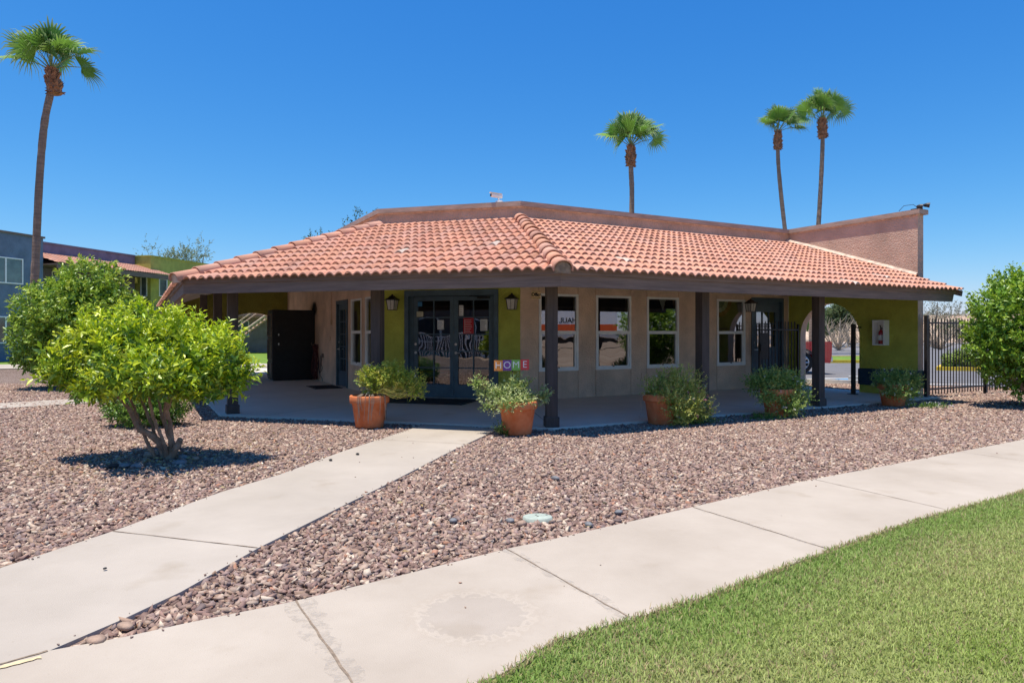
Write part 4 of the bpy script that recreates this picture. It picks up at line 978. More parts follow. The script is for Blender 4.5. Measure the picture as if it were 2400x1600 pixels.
def fol4(P, c, r, h, sd):
    y = c.y
    B = blobs_px([(1800, 905, 50, 34), (1815, 885, 45, 22), (1845, 905, 45, 34), (1800, 930, 30, 20, -.3), (1850, 950, 36, 30, -.3), (1865, 930, 40, 30, -.05), (1835, 950, 38, 25, -.1), (1770, 895, 24, 18), (1850, 890, 30, 20, .1)], y)
    twiggy('foliage', B, 1000, 9, .048, [(.18, .32, .07), (.26, .40, .08), (.34, .45, .12)], (.58, .62, .20), M['leafm'], P, sd, up=.6, shell=.3, tl=.2, wr=.45)
    stems(P, c, h, [b[0] for b in B for _ in (0, 1)], .007, seed=sd); flowers(P, B, 38, .02, [(.8, .8, .78)], sd)
def fol5(P, c, r, h, sd):
    y = c.y
    B = blobs_px([(2085, 892, 38, 28), (2100, 915, 34, 22, -.28), (2120, 890, 34, 24), (2130, 915, 28, 26, -.05), (2105, 915, 28, 20, -.1)], y)
    twiggy('foliage', B, 800, 9, .05, [(.16, .30, .07), (.24, .38, .08), (.30, .42, .12)], (.55, .60, .20), M['leafm'], P, sd, up=.6, shell=.3, tl=.2, wr=.45)
    stems(P, c, h, [b[0] for b in B for _ in (0, 1)], .007, seed=sd); flowers(P, B, 46, .022, [(.8, .8, .78)], sd)
potted(866, 999, .285, .475, 'terracotta pot with yellow flowered trailing plant left of the walkway', fol1, 21)
potted(1213, 1015, .27, .46, 'terracotta pot with sparse pale green plant beneath the HOME sign', fol2, 22)
potted(1549, 991, .27, .46, 'terracotta pot with tall leaning bush with pinkish flowers in front of the second post', fol3, 23)
potted(1822, 972, .27, .46, 'terracotta pot with rounded white flowered bush beside the third post', fol4, 24)
potted(2093, 949, .27, .42, 'terracotta pot with dense green bush at the foot of the wing wall', fol5, 25)
for (u, v, ru, lab) in ((1640, 992, 62, 'low green ground plant on gravel right of the tall bush pot'), (2185, 955, 55, 'low white flowered ground plant right of the farthest pot'), (1800, 982, 50, 'low green ground plant under the rounded bush pot')):
    p = G(u, v); P = thing('ground_plant', lab, 'plant', p); B = [(p+Vector((0, .1, .03)), (ru/1600*p.y, .14, .06))]
    twiggy('foliage', B, 70, 8, .035, [(.12, .24, .05), (.18, .30, .06)], (.35, .45, .12), M['leafm'], P, int(u), up=.9, shell=.1, tl=.08, wr=.5)
    if u > 2000: flowers(P, B, 18, .02, [(.8, .8, .8)], int(u))

# ------------------------------------------------------------ shrubs and citrus trees
base = G(385, 1072); base.z = GZ
T1 = thing('citrus_tree', 'bright lime green multi stemmed citrus tree on the gravel left of the walkway', 'tree', base)
y = 7.6
B = blobs_px([(198, 840, 83, 53), (286, 823, 104, 68, -.15), (396, 830, 102, 61, .1), (486, 846, 85, 53, -.05), (541, 870, 52, 39, 0), (168, 876, 62, 31, .1), (266, 888, 104, 41, .2), (396, 893, 95, 37, -.25), (326, 808, 95, 51, .35), (251, 793, 66, 31, 0), (426, 808, 76, 35, .2), (476, 920, 45, 24, -.2), (544, 898, 39, 26), (326, 876, 109, 48, -.5), (223, 913, 47, 20, -.3)], y)
LG = [(.38, .54, .025), (.52, .64, .03), (.27, .43, .03), (.16, .29, .03), (.12, .22, .03)]
twiggy('crown', B, 1900, 9, .094, LG, (.92, .95, .03), M['leaf'], T1, 31, up=.85, shell=.5, tl=.26, wr=.40, tiptop=.35)
rs = random.Random(3); BS = []
for _ in range(46):
    u_ = rs.uniform(180, 575); vt = 734+.00115*(u_-300)**2*(1 if u_ > 300 else 2.2)+rs.uniform(-24, 16); BS.append((A(u_, vt, 7.6+rs.uniform(-.35, .35)), (.03, .03, .07)))
twiggy('shoots', BS, 110, 10, .085, LG[:2], (.92, .95, .03), M['leaf'], T1, 35, up=2.2, shell=.3, tl=.22, wr=.34)
g = MB()
tr0 = base+Vector((0, 0, -.03))
fork = [A(345, 1030, 7.5), A(330, 1000, 7.55), A(310, 970, 7.6)]
def limb(pts, r0, r1, seg=9):
    P = [Vector(p) for p in pts]; Q = []
    for i in range(len(P)-1):
        p0 = P[max(i-1, 0)]; p1 = P[i]; p2 = P[i+1]; p3 = P[min(i+2, len(P)-1)]
        for k in range(6):
            t = k/6; Q.append(.5*((2*p1)+(-p0+p2)*t+(2*p0-5*p1+4*p2-p3)*t*t+(-p0+3*p1-3*p2+p3)*t**3))
    Q.append(P[-1]); n = len(Q); g.tube([q+Vector((random.uniform(-1, 1), random.uniform(-1, 1), 0))*.006 for q in Q], [(r0+(r1-r0)*i/(n-1))*random.uniform(.9, 1.1) for i in range(n)], seg)
Y0 = base.y
limb([A(398, 1080, Y0), A(385, 1050, Y0), A(355, 1020, Y0-.05), A(325, 1003, Y0-.05), A(305, 960, Y0), A(275, 925, Y0), A(255, 885, Y0)], .046, .015)
limb([A(365, 1075, Y0), A(350, 1045, Y0), A(335, 1010, Y0), A(318, 965, Y0+.1), A(300, 915, Y0+.1), A(290, 860, Y0)], .024, .012)
limb([A(385, 1075, Y0), A(368, 1030, Y0+.05), A(350, 980, Y0+.1), A(332, 930, Y0+.2), A(325, 870, Y0+.2)], .023, .012)
limb([A(395, 1075, Y0), A(382, 1030, Y0-.1), A(362, 985, Y0-.1), A(350, 920, Y0-.2), A(352, 860, Y0-.2)], .023, .012)
limb([A(400, 1078, Y0), A(398, 1030, Y0), A(385, 980, Y0+.1), A(392, 930, Y0+.1), A(430, 880, Y0)], .028, .012)
limb([A(405, 1078, Y0), A(400, 1000, Y0), A(392, 960, Y0-.1), A(410, 925, Y0-.15), A(455, 895, Y0-.2), A(500, 870, Y0-.2)], .028, .013)
limb([A(400, 1075, Y0), A(412, 1052, Y0-.05), A(422, 1030, Y0-.05)], .042, .032)
limb([A(412, 1045, Y0), A(385, 990, Y0+.15), A(372, 930, Y0+.3), A(380, 870, Y0+.3)], .02, .010)
for i, bb in enumerate(B): branch(g, A(300+i*12, 900, Y0), bb[0], .018, .006, i, .1, 6, 5)
g.build('trunk', M['bark'], T1, True)

base2 = G(340, 1000); base2.z = GZ
T2 = thing('round_shrub', 'low round dark green shrub behind the lime green citrus stems', 'shrub', base2); y = 10.4
B = blobs_px([(300, 945, 60, 45), (350, 940, 65, 48), (395, 945, 52, 45), (340, 965, 85, 38), (262, 930, 28, 28)], y)
twiggy('crown', B, 1300, 9, .05, [(.13, .26, .04), (.18, .34, .05), (.09, .19, .035)], (.40, .55, .06), M['leaf'], T2, 32, up=.5, shell=.6, tl=.12, wr=.5, zmin=GZ)
g = MB(); [branch(g, base2+Vector((random.uniform(-.1, .1), 0, 0)), bb[0], .02, .006, i, .1) for i, bb in enumerate(B)]; g.build('trunk', M['bark'], T2)

y = 17.5; base3 = Vector(((165-1200)/1600*y, y, GZ))
T3 = thing('citrus_tree', 'big dark green citrus tree in front of the slate apartments, behind the lime one', 'tree', base3)
B = blobs_px([(144, 724, 100, 65), (236, 704, 76, 50, .2), (214, 654, 70, 45, 0), (124, 784, 90, 70, -.2), (104, 829, 65, 45), (214, 784, 110, 80, .1), (292, 728, 42, 40, .3), (312, 765, 36, 50), (194, 734, 110, 80, -.3), (164, 844, 90, 32)], y)
B = [(c, (r[0], min(r[1], 1.0), r[2])) for c, r in B]
twiggy('crown', B, 3300, 9, .125, [(.23, .38, .045), (.30, .47, .05), (.15, .28, .04), (.38, .52, .07)], (.66, .74, .08), M['leaf'], T3, 33, up=.35, shell=.6, tl=.28, wr=.48, tiptop=.8)
g = MB(); [branch(g, base3, bb[0], .09, .02, i, .1) for i, bb in enumerate(B)]; g.build('trunk', M['bark'], T3)

y = 13.0; base4 = Vector(((2450-1200)/1600*y, y, GZ))
T4 = thing('citrus_tree', 'dense green citrus tree by the iron fence at the right edge', 'tree', base4)
B = blobs_px([(2440, 770, 160, 120, 0, 1.2), (2400, 740, 100, 90, .1), (2360, 790, 85, 90), (2330, 730, 50, 70, -.1), (2380, 860, 75, 50), (2460, 680, 90, 60), (2370, 680, 50, 50, .2), (2320, 820, 45, 50, -.1), (2420, 900, 60, 30, 0), (2480, 840, 140, 80, 0, 1.1)], y)
twiggy('crown', B, 2600, 9, .095, [(.18, .34, .035), (.24, .43, .04), (.12, .25, .03), (.30, .46, .05)], (.60, .72, .06), M['leaf'], T4, 34, up=.4, shell=.6, tl=.28, wr=.48, tiptop=.7)
g = MB(); [branch(g, base4, bb[0], .08, .02, i, .1) for i, bb in enumerate(B)]; g.build('trunk', M['bark'], T4)

# ------------------------------------------------------------ palms
def fan_leaf(V, F, T, hub, d, up, r, rng, col):
    d = d.normalized(); sd = d.cross(up).normalized(); nn = sd.cross(d).normalized()
    NS = 26; span = R(118)
    for i in range(NS):
        a = -span+2*span*(i+.5)/NS; da = span/NS
        L = r*(.72+.28*math.cos(a*.75))*rng.uniform(.9, 1.08)
        def dirv(a): return d*math.cos(a)+sd*math.sin(a)
        e0, e1, em = dirv(a-da), dirv(a+da), dirv(a)
        cup = .16*r*(1-math.cos(a))
        up_ = nn*cup
        m0 = hub+e0*L*.5+up_*.5; m1 = hub+e1*L*.5+up_*.5; mm = hub+em*L*.5+up_*.5+nn*r*.03
        dr = Vector((0, 0, -1))*r*rng.uniform(.12, .42)
        t1 = hub+em*L*.80+up_+dr*.30; t2 = hub+em*L*.98+up_+dr
        w = sd*math.cos(a)*L*.016-d*math.sin(a)*L*.016
        b = len(V); V += [hub, m0, mm, m1, t1-w, t1+w, t2]
        F += [(b, b+1, b+2), (b, b+2, b+3), (b+1, b+4, b+2), (b+2, b+5, b+3), (b+4, b+5, b+2), (b+4, b+6, b+5)]
        c = Vector(col)*rng.uniform(.85, 1.15); tc = c.lerp(Vector((.40, .42, .22)), .45)
        T += [c*.9, c, c, c, tc, tc, tc*1.15]
def palm(path, y, r0, r1, boot_len, boot_r, leafdefs, lr, label, seed, bend=(0, 0)):
    rng = random.Random(seed); pts = [A(u, v, y) for u, v in path]; pts = [Vector((pts[-1].x if False else pts[0].x, y, GZ))]+pts if pts[0].z > .5 else pts
    P = thing('palm_tree', label, 'palm tree', (pts[0].x, y, GZ), 'tall fan palms against the sky')
    Q = []
    for i in range(len(pts)-1):
        p0 = pts[max(i-1, 0)]; p1 = pts[i]; p2 = pts[i+1]; p3 = pts[min(i+2, len(pts)-1)]
        for k in range(10):
            t = k/10; Q.append(.5*((2*p1)+(-p0+p2)*t+(2*p0-5*p1+4*p2-p3)*t*t+(-p0+3*p1-3*p2+p3)*t**3))
    Q.append(pts[-1]); n = len(Q); g = MB(); g.tube(Q, [(r0+(r1-r0)*i/(n-1))*rng.uniform(.95, 1.05) for i in range(n)], 12); g.build('trunk', M['palmtrunk'], P)
    top = pts[-1]; ax = (Q[-1]-Q[-6]).normalized()
    g = MB(); N = 9; prof = []
    for i in range(N+1):
        f = i/N; prof.append(boot_r*(.62+.38*math.sin(math.pi*min(1, (1-f)*.55+.35)))*(1-.45*f))
    g.tube([top-ax*boot_len*(1-i/N) for i in range(N+1)], prof, 12)
    for i in range(120):                     # stubs of cut leaf bases
        f = rng.random(); a = rng.uniform(0, 2*math.pi); c = top-ax*boot_len*(1-f); rr = prof[min(N, int(f*N))]*.9
        o = Vector((math.cos(a), math.sin(a), 0)); s_ = Vector((-math.sin(a), math.cos(a), 0)); b_ = c+o*rr
        L = boot_r*rng.uniform(.3, .62)*(1.25-.5*f); dn = rng.uniform(.4, 1.0) if f > .2 else rng.uniform(-.5, .5)
        w_ = boot_r*.22; tip = b_+o*L*.55+Vector((0, 0, L*dn))
        g.add([b_-s_*w_-Vector((0, 0, .02)), b_+s_*w_-Vector((0, 0, .02)), tip+s_*w_*.55, tip-s_*w_*.55, b_-o*.04+Vector((0, 0, .08))], [(0, 1, 2, 3), (0, 3, 4), (1, 4, 2)])
    g.build('leaf_boots', M['boot'], P)
    V = []; F = []; T = []; g = MB()
    for (az, el, pl, sc) in leafdefs:
        az = R(az); el = R(el); d = Vector((math.cos(az)*math.cos(el), math.sin(az)*math.cos(el), math.sin(el)))
        h0 = top-ax*.05; sag = Vector((0, 0, -.10*pl*(1-abs(math.sin(el)))))
        h1 = h0+d*pl*.5+Vector((0, 0, .05)); hub = h0+d*pl+sag
        g.tube([h0, h1, hub], [.03, .02, .014], 5)
        dl = (hub-h1).normalized()+Vector((0, 0, -.12)); upv = Vector((0, 0, 1)) if abs(dl.normalized().z) < .8 else Vector((-math.cos(az), -math.sin(az), .2))
        tilt = Matrix.Rotation(rng.uniform(-1.35, 1.35), 3, dl.normalized())
        fan_leaf(V, F, T, hub, dl, tilt @ upv, lr*sc, rng, rng.choice([(.12, .27, .05), (.16, .34, .05), (.09, .22, .05), (.20, .38, .06)]))
    g.build('leaf_stalks', mat('stalk', (.22, .26, .08), .6, .1), P)
    np_mesh('crown', np.array([tuple(v) for v in V]), np.array(F), np.array([tuple(t) for t in T]), M['leafm'], P)
    return P
def ring_leaves(rng, n, elo, ehi, pl, extra=(), s=1.0):
    L = []
    for i in range(n):
        el = elo+(ehi-elo)*((i*.618) % 1); L.append((360*i/n*2.4+rng.uniform(-20, 20), el, pl*rng.uniform(.85, 1.1), s*rng.uniform(.85, 1.1)))
    return L+list(extra)
rg = random.Random(5)
palm([(80, 700), (84, 600), (92, 430), (104, 290), (122, 200), (120, 162)], 27, .155, .12, 1.0, .34,
     [(180, 38, 1.25, 1.05), (183, 22, 1.35, .95), (0, 34, 1.25, .9), (5, 12, 1.15, .8), (95, 82, .95, 1.1), (150, 66, .95, 1.1), (40, 62, .95, 1.0), (-70, 55, .75, 1.0), (-120, 48, .8, 1.0), (-30, 50, .9, .95), (90, 45, .8, 1.0), (200, 60, .9, 1.0), (-90, 75, .8, 1.0), (120, 70, 1.1, 1.0), (-60, 72, 1.0, 1.0)], 1.18,
     'tallest looking palm, in front of the slate apartments at the left edge', 1)
palm([(1481, 640), (1480, 560), (1481, 450), (1479, 400), (1478, 342)], 38, .15, .125, 1.1, .34,
     ring_leaves(rg, 14, 45, 88, .95, [(0, 22, 1.35, .85), (8, 42, 1.6, .8), (180, 30, 1.25, .9), (175, 50, 1.1, .9), (20, 58, 1.3, .9), (100, 80, 1.2, 1.1), (200, 72, 1.2, 1.0)]), 1.2, 'single palm rising behind the middle of the parapet', 2)
palm([(1846, 620), (1842, 560), (1832, 470), (1824, 380), (1823, 308)], 46, .15, .12, 1.2, .34,
     ring_leaves(rg, 13, 48, 88, .95, [(0, 35, 1.3, .95), (0, 18, 1.2, .9), (180, 45, .9, .9), (10, 52, 1.2, .9), (90, 80, 1.2, 1.0)]), 1.12, 'left and shorter palm of the pair above the gable wall', 3)
palm([(1899, 850), (1905, 700), (1916, 560), (1924, 430), (1928, 330), (1926, 280)], 46, .16, .125, 1.25, .38,
     ring_leaves(rg, 14, 42, 88, 1.1, [(0, 28, 1.5, .95), (5, 60, 1.4, .95), (180, 35, 1.25, .95), (180, 15, 1.15, .85), (90, 82, 1.5, 1.0)]), 1.25, 'right and taller palm of the pair above the gable wall', 4)

# ------------------------------------------------------------ rocks, valve box, debris
M['river'] = mat('river_rock', (.19, .19, .195), .7, .3, 14, .3, 60)
M['pale'] = mat('pale_rock', (.38, .26, .19), .8, .25, 12, .4, 60)
def rock(u, v, r, m, label, seed):
    rnd = random.Random(seed); c = G(u, v, .004); bm = bmesh.new(); bmesh.ops.create_icosphere(bm, subdivisions=2, radius=1)
    ax = (rnd.uniform(.9, 1.3), rnd.uniform(.7, 1), rnd.uniform(.45, .6)); ph = [rnd.uniform(0, 6) for _ in range(3)]
    for q in bm.verts:
        k = 1+.08*math.sin(3*q.co.x+ph[0])+.08*math.sin(4*q.co.y+ph[1]); q.co = Vector((q.co.x*ax[0], q.co.y*ax[1], q.co.z*ax[2]))*r*k
    bmesh.ops.rotate(bm, verts=bm.verts, matrix=Matrix.Rotation(rnd.uniform(0, 3), 3, 'Z'))
    g = MB(); g.bm(bm); o = g.build('rock', m, None, True); o.location = c; tag(o, label, 'rock')
rock(322, 1092, .065, M['river'], 'smooth grey river rock in tree shade, front left of the trunk', 1)
rock(293, 1090, .06, M['river'], 'grey rock in tree shade left of the smooth grey one', 2)
rock(268, 1091, .06, M['ink'], 'blackish rock farthest left in the tree shade', 3)
rock(430, 1071, .065, M['river'], 'grey rock touching the right of the citrus trunk', 4)
rock(420, 1084, .07, M['river'], 'dark grey rock right before the citrus trunk', 5)
rock(352, 1066, .07, M['pale'], 'pale brown rock leaning on the left of the citrus trunk', 6)
rock(458, 1074, .045, M['pale'], 'small pale rock right of the trunk rocks', 7)
rock(226, 1498, .042, M['pale'], 'orange brown stone wedged where walkway and sidewalk meet', 8)
rock(295, 1466, .040, M['pale'], 'tan stone near the point of the gravel wedge', 9)
rock(1196, 1219, .035, M['river'], 'round dark blue grey pebble left of the valve cover', 10)
rock(1223, 1226, .038, M['pale'], 'flat tan pebble in front of the valve cover', 11)
rock(1062, 1219, .032, M['river'], 'dark pebble left of the valve cover beyond the round one', 12)
rock(1450, 1199, .033, M['river'], 'dark pebble right of the valve cover', 13)
rock(1380, 1228, .035, M['river'], 'grey pebble at the sidewalk edge right of the valve cover', 14)
rock(1302, 1120, .04, M['river'], 'dark pebble in the small stone cluster up from the valve cover', 15)
rock(1275, 1113, .04, M['pale'], 'pale pebble in the small stone cluster up from the valve cover', 16)
c = G(1260, 1211, .0); vb = thing('valve_cover', 'pale green oval irrigation valve cover set in the gravel', 'valve cover', c)
M['vgreen'] = mat('faded_green_plastic', (.40, .45, .38), .6, .12, 12, .3, 40)
g = MB(); g.lathe(c, [(0, .008), (.10, .008), (.112, .004), (.115, -.03)], 32, 1.0, .80); g.build('lid', M['vgreen'], vb, True)
g = MB()
for (dx, dy) in ((-.01, .03), (.0, -.01), (.07, .03)): g.box(Fr(c.x+dx, c.y+dy, 0), -.008, .008, -.006, .006, .0075, .0095)
g.build('slots', M['ink'], vb)
for i, (u, v) in enumerate(((775, 1077), (838, 1063), (246, 1331))):
    p = G(u, v, .012); bm = bmesh.new(); bmesh.ops.create_icosphere(bm, subdivisions=1, radius=.022 if i < 2 else .012)
    for q in bm.verts: q.co.z *= .6; q.co.x *= random.uniform(.8, 1.3)
    g = MB(); g.bm(bm); o = g.build('pebble', M['ink'], None, True); o.location = p
    tag(o, ['dark pebble lying on the walkway, nearer the tree', 'dark pebble lying on the walkway, nearer the porch', 'flat dark chip on the walkway at lower left'][i], 'pebble')

# ------------------------------------------------------------ background right: lot, road, truck, hills
def flat(name, pts, z, m):
    g = MB(); g.prism(pts, 0, z, sides=False); return struct(g.build(name, m))
lotA = FR.P(TR+.35, -3.2, 0); dr = FR.d
e = lambda t, n: xy(FR.P(t, n, 0))
flat('parking_lot', [(5.5, 20.2), (12, 18.9), (60, 19.3), (140, -40), (160, 60), (160, 60), (-3, 60), (2, 40)], GZ+.004, M['asphalt'])
def kerb(pts, m, name, h=.13, w_=.16, z0=-.1):
    g = MB(); P = [Vector(p) for p in pts]
    for i in range(len(P)-1):
        d = P[i+1]-P[i]; fr = Fr(P[i].x, P[i].y, math.atan2(d.y, d.x)); g.box(fr, -.01, d.length+.01, -w_/2, w_/2, z0, h)
    return struct(g.build(name, m))
kerb([G(1850, 893).xy, G(1965, 897).xy, G(2050, 899).xy], M['whitep'], 'kerb', .09)
kerb([G(2150, 902).xy, G(2420, 905).xy, G(2800, 906).xy], M['whitep'], 'kerb', .03)
kerb([G(1990, 891).xy, G(2045, 893).xy], M['whitep'], 'wheel_stop', .13, .18)
bpy.data.objects['wheel_stop']['kind'] = 'structure'
flat('parking_marking', [G(1955, 886).xy, G(2000, 884).xy, G(2030, 888).xy, G(1990, 891).xy], GZ+.010, M['bluep'])
flat('parking_marking', [G(1930, 883.2).xy, G(2010, 884).xy, G(2010, 884.8).xy, G(1930, 884.2).xy], GZ+.011, M['whitep'])
for (a, b, c_, d_) in (((2178, 906), (2215, 899), (2228, 899), (2196, 906)), ((2225, 907), (2300, 903), (2310, 905), (2240, 909))):
    flat('parking_marking', [G(*a).xy, G(*b).xy, G(*c_).xy, G(*d_).xy], GZ+.010, M['bluep'])
flat('parking_marking', [G(2290, 912).xy, G(2400, 905).xy, G(2404, 907).xy, G(2295, 914).xy], GZ+.010, M['yellow'])
# planted islands with yellow kerbs
def island(pts, name='traffic_island'):
    g = MB(); g.prism(pts, -.1, .08); struct(g.build(name, M['farturf']))
    P = pts+[pts[0]]; kerb(P, M['yellow'], 'kerb', .11, .15)
island([G(1890, 848.5).xy, G(2060, 849).xy, G(2060, 838).xy, G(1900, 839).xy])
hi = [G(2200, 866).xy, G(2330, 868).xy, G(2440, 866).xy, G(2440, 856).xy, G(2215, 857).xy]; island(hi)
P = thing('hedge', 'low round green hedge on the yellow kerbed island behind the iron fence', 'hedge', G(2250, 864))
B = blobs_px([(2235, 845, 24, 20), (2262, 843, 26, 22), (2290, 846, 22, 18), (2320, 850, 25, 14)], 26.5)
twiggy('foliage', B, 520, 8, .12, [(.22, .30, .07), (.30, .38, .10)], (.46, .52, .14), M['leafm'], P, 51, shell=.5, tl=.25, wr=.5)
g = MB(); [branch(g, G(2255, 866), b_[0], .03, .01, i) for i, b_ in enumerate(B)]; g.build('stems', M['bark'], P)
# street beyond the lot
flat('road', [(-80, 58), (200, 50), (200, 96), (-80, 100)], GZ+.008, M['road'])
flat('road_line', [(-80, 95), (200, 91), (200, 92), (-80, 96.2)], GZ+.014, M['whitep'])
flat('road_line', [(-80, 76), (200, 72), (200, 72.25), (-80, 76.25)], GZ+.014, M['yellow'])
# embankment
rng = np.random.default_rng(3); nx, ny = 120, 26; V = []; 
for j in range(ny):
    for i in range(nx):
        x = -60+i*2.2; yy = 100+j*3.0; s_ = min(1, max(0, (yy-101)/14)); h = 3.6*s_*s_*(3-2*s_)*(1-.22*math.sin(x*.05))+.35*math.sin(x*.31+yy*.2)*s_+.25*rng.random()*s_
        V.append((x, yy, GZ-.02+h))
F = [(j*nx+i, j*nx+i+1, (j+1)*nx+i+1, (j+1)*nx+i) for j in range(ny-1) for i in range(nx-1)]
g = MB(); g.add(V, F); struct(g.build('embankment', M['desert'], None, True))
def mountain(u0, u1, v, y, name):
    V = []; n = 60
    for i in range(n+1):
        u = u0+(u1-u0)*i/n; h = (780-v)/1600*y*(.45+.55*math.sin(math.pi*i/n))*(1+.18*math.sin(i*.9)+.1*math.sin(i*2.3)); x = (u-1200)/1600*y
        V += [(x, y, 0), (x, y+60, h*.8+1), (x, y+140, h+1), (x, y+400, 0)]
    F = [(4*i+k, 4*i+4+k, 4*i+5+k, 4*i+1+k) for i in range(n) for k in range(3)]
    g = MB(); g.add(V, F); return struct(g.build(name, mat('far_hill', (.22, .20, .22), 1, .15, .02, spec=0), None, True))
mountain(1300, 3400, 768, 2000, 'hills')
# trees and shrubs beyond the road
def far_tree(u, vbase, y, w_, h, cols, label, seed, n=420, dry=False, cat='tree', ls=.32, group=None, name='desert_tree', zb=0):
    base = Vector(((u-1200)/1600*y, y, zb)); P = thing(name, label, cat, base, group); rnd = random.Random(seed); B = []
    for i in range(8):
        a = rnd.uniform(0, 6.28); rr = rnd.uniform(.1, .55)*w_/2
        B.append((base+Vector((math.cos(a)*rr, math.sin(a)*rr*.6, h*rnd.uniform(.45, .8))), (w_*.24, w_*.2, h*rnd.uniform(.14, .24))))
    if not dry: twiggy('crown', B, n, 7, ls, cols, tuple(c*1.5 for c in cols[0]), M['leafm'], P, seed, shell=.3, tl=ls*3, wr=.5)
    g = MB()
    if dry:
        for i in range(26):
            a = rnd.uniform(0, 6.28); el = rnd.uniform(.3, 1.4); L = h*rnd.uniform(.6, 1.05); tip = base+Vector((math.cos(a)*math.cos(el)*w_/2, math.sin(a)*math.cos(el)*w_/2, math.sin(el)*L))
            pts = branch(g, base, tip, .05*h/3, .012, seed*30+i, .12, 6, 4)
            for k in range(7):
                q0 = pts[rnd.randint(2, 5)]; branch(g, q0, q0+Vector((rnd.uniform(-.5, .5), rnd.uniform(-.5, .5), rnd.uniform(.1, .7)))*w_*.28, .018, .006, seed*900+i*9+k, .15, 3, 3)
        g.build('branches', M['dryg'], P)
    else:
        for i, b_ in enumerate(B): branch(g, base, b_[0], .05*h/3, .03, i, .08, 6, 5)
        g.build('trunk', M['bark'], P)
GR = [(.12, .16, .06), (.17, .20, .09), (.09, .12, .05)]
far_tree(1990, 0, 70, 6.5, 5.0, GR, 'grey green desert tree seen at the right of the arch opening', 61, 700)
far_tree(1948, 0, 74, 5.5, 4.2, [(.08, .17, .04), (.12, .21, .05)], 'greener tree left of the grey green one in the arch', 62, 600)
far_tree(1915, 0, 80, 4, 3.4, [(.10, .20, .05)], 'small bright tree behind the palm trunk in the arch', 63, 400)
far_tree(1965, 0, 56, 4.6, 3.3, GR, 'bare branching desert bush in the middle of the arch', 64, dry=True, cat='bush', name='bare_bush')
far_tree(2030, 0, 64, 6, 3.4, GR, 'bare bush partly behind the right side of the arch', 65, dry=True, cat='bush', name='bare_bush')
far_tree(2190, 0, 62, 7, 5.2, [(.24, .24, .16), (.30, .28, .2)], 'pale leafless looking tree just right of the wing wall', 66, 260, ls=.16)
far_tree(2205, 0, 58, 5, 3.6, GR, 'bare grey bush behind the first pickets', 67, dry=True, cat='bush', name='bare_bush')
far_tree(2285, 0, 66, 6, 3.0, GR, 'bare bush behind the fence left of the right citrus tree', 68, dry=True, cat='bush', name='bare_bush')
far_tree(2250, 0, 90, 7, 3.0, [(.16, .19, .09)], 'small scrubby tree above the road behind the fence', 69, 300)
far_tree(812, 0, 52, 8.0, 11.5, [(.06, .10, .05), (.09, .13, .06)], 'dark tree showing above the left parapet end', 70, 900, ls=.22)
far_tree(740, 0, 54, 5, 10.6, [(.06, .11, .05)], 'lower dark tree peeping over the roof hip', 71, 380, ls=.2)
far_tree(450, 0, 80, 6.5, 13.6, [(.20, .25, .12), (.26, .30, .16)], 'thin pale tree above the right end of the olive apartments', 72, 520, ls=.2)
far_tree(392, 0, 80, 6.5, 13.8, [(.20, .25, .12), (.26, .30, .16)], 'thin pale tree above the middle of the olive apartments', 73, 480, ls=.2)
far_tree(345, 0, 82, 4, 13.4, [(.20, .25, .12)], 'faint pale tree top beside the slate parapet', 74, 120, ls=.2)
# scrub on the embankment: one mass nobody could count
n = 5200; rng = np.random.default_rng(8); X = rng.uniform(-20, 150, n); Yy = rng.uniform(101, 150, n)
s_ = np.clip((Yy-101)/14, 0, 1); Z = 3.6*s_*s_*(3-2*s_)*(1-.22*np.sin(X*.05))+.1
Pp = np.repeat(np.stack([X, Yy, Z], 1), 6, 0)+rng.normal(size=(n*6, 3))*np.array([.5, .5, .28]); Dd = rng.normal(size=(n*6, 3))+np.array([0, 0, 1.2])
o = leaves('scrub', Pp, Dd, rng.uniform(.25, .6, n*6), np.array([(.34, .25, .17), (.28, .26, .15), (.42, .30, .20), (.20, .20, .11)])[rng.integers(0, 4, n*6)], M['leafm'], None, wr=.25, rng=rng)
tag(o, 'dry desert scrub covering the far embankment', 'scrub', kind='stuff')

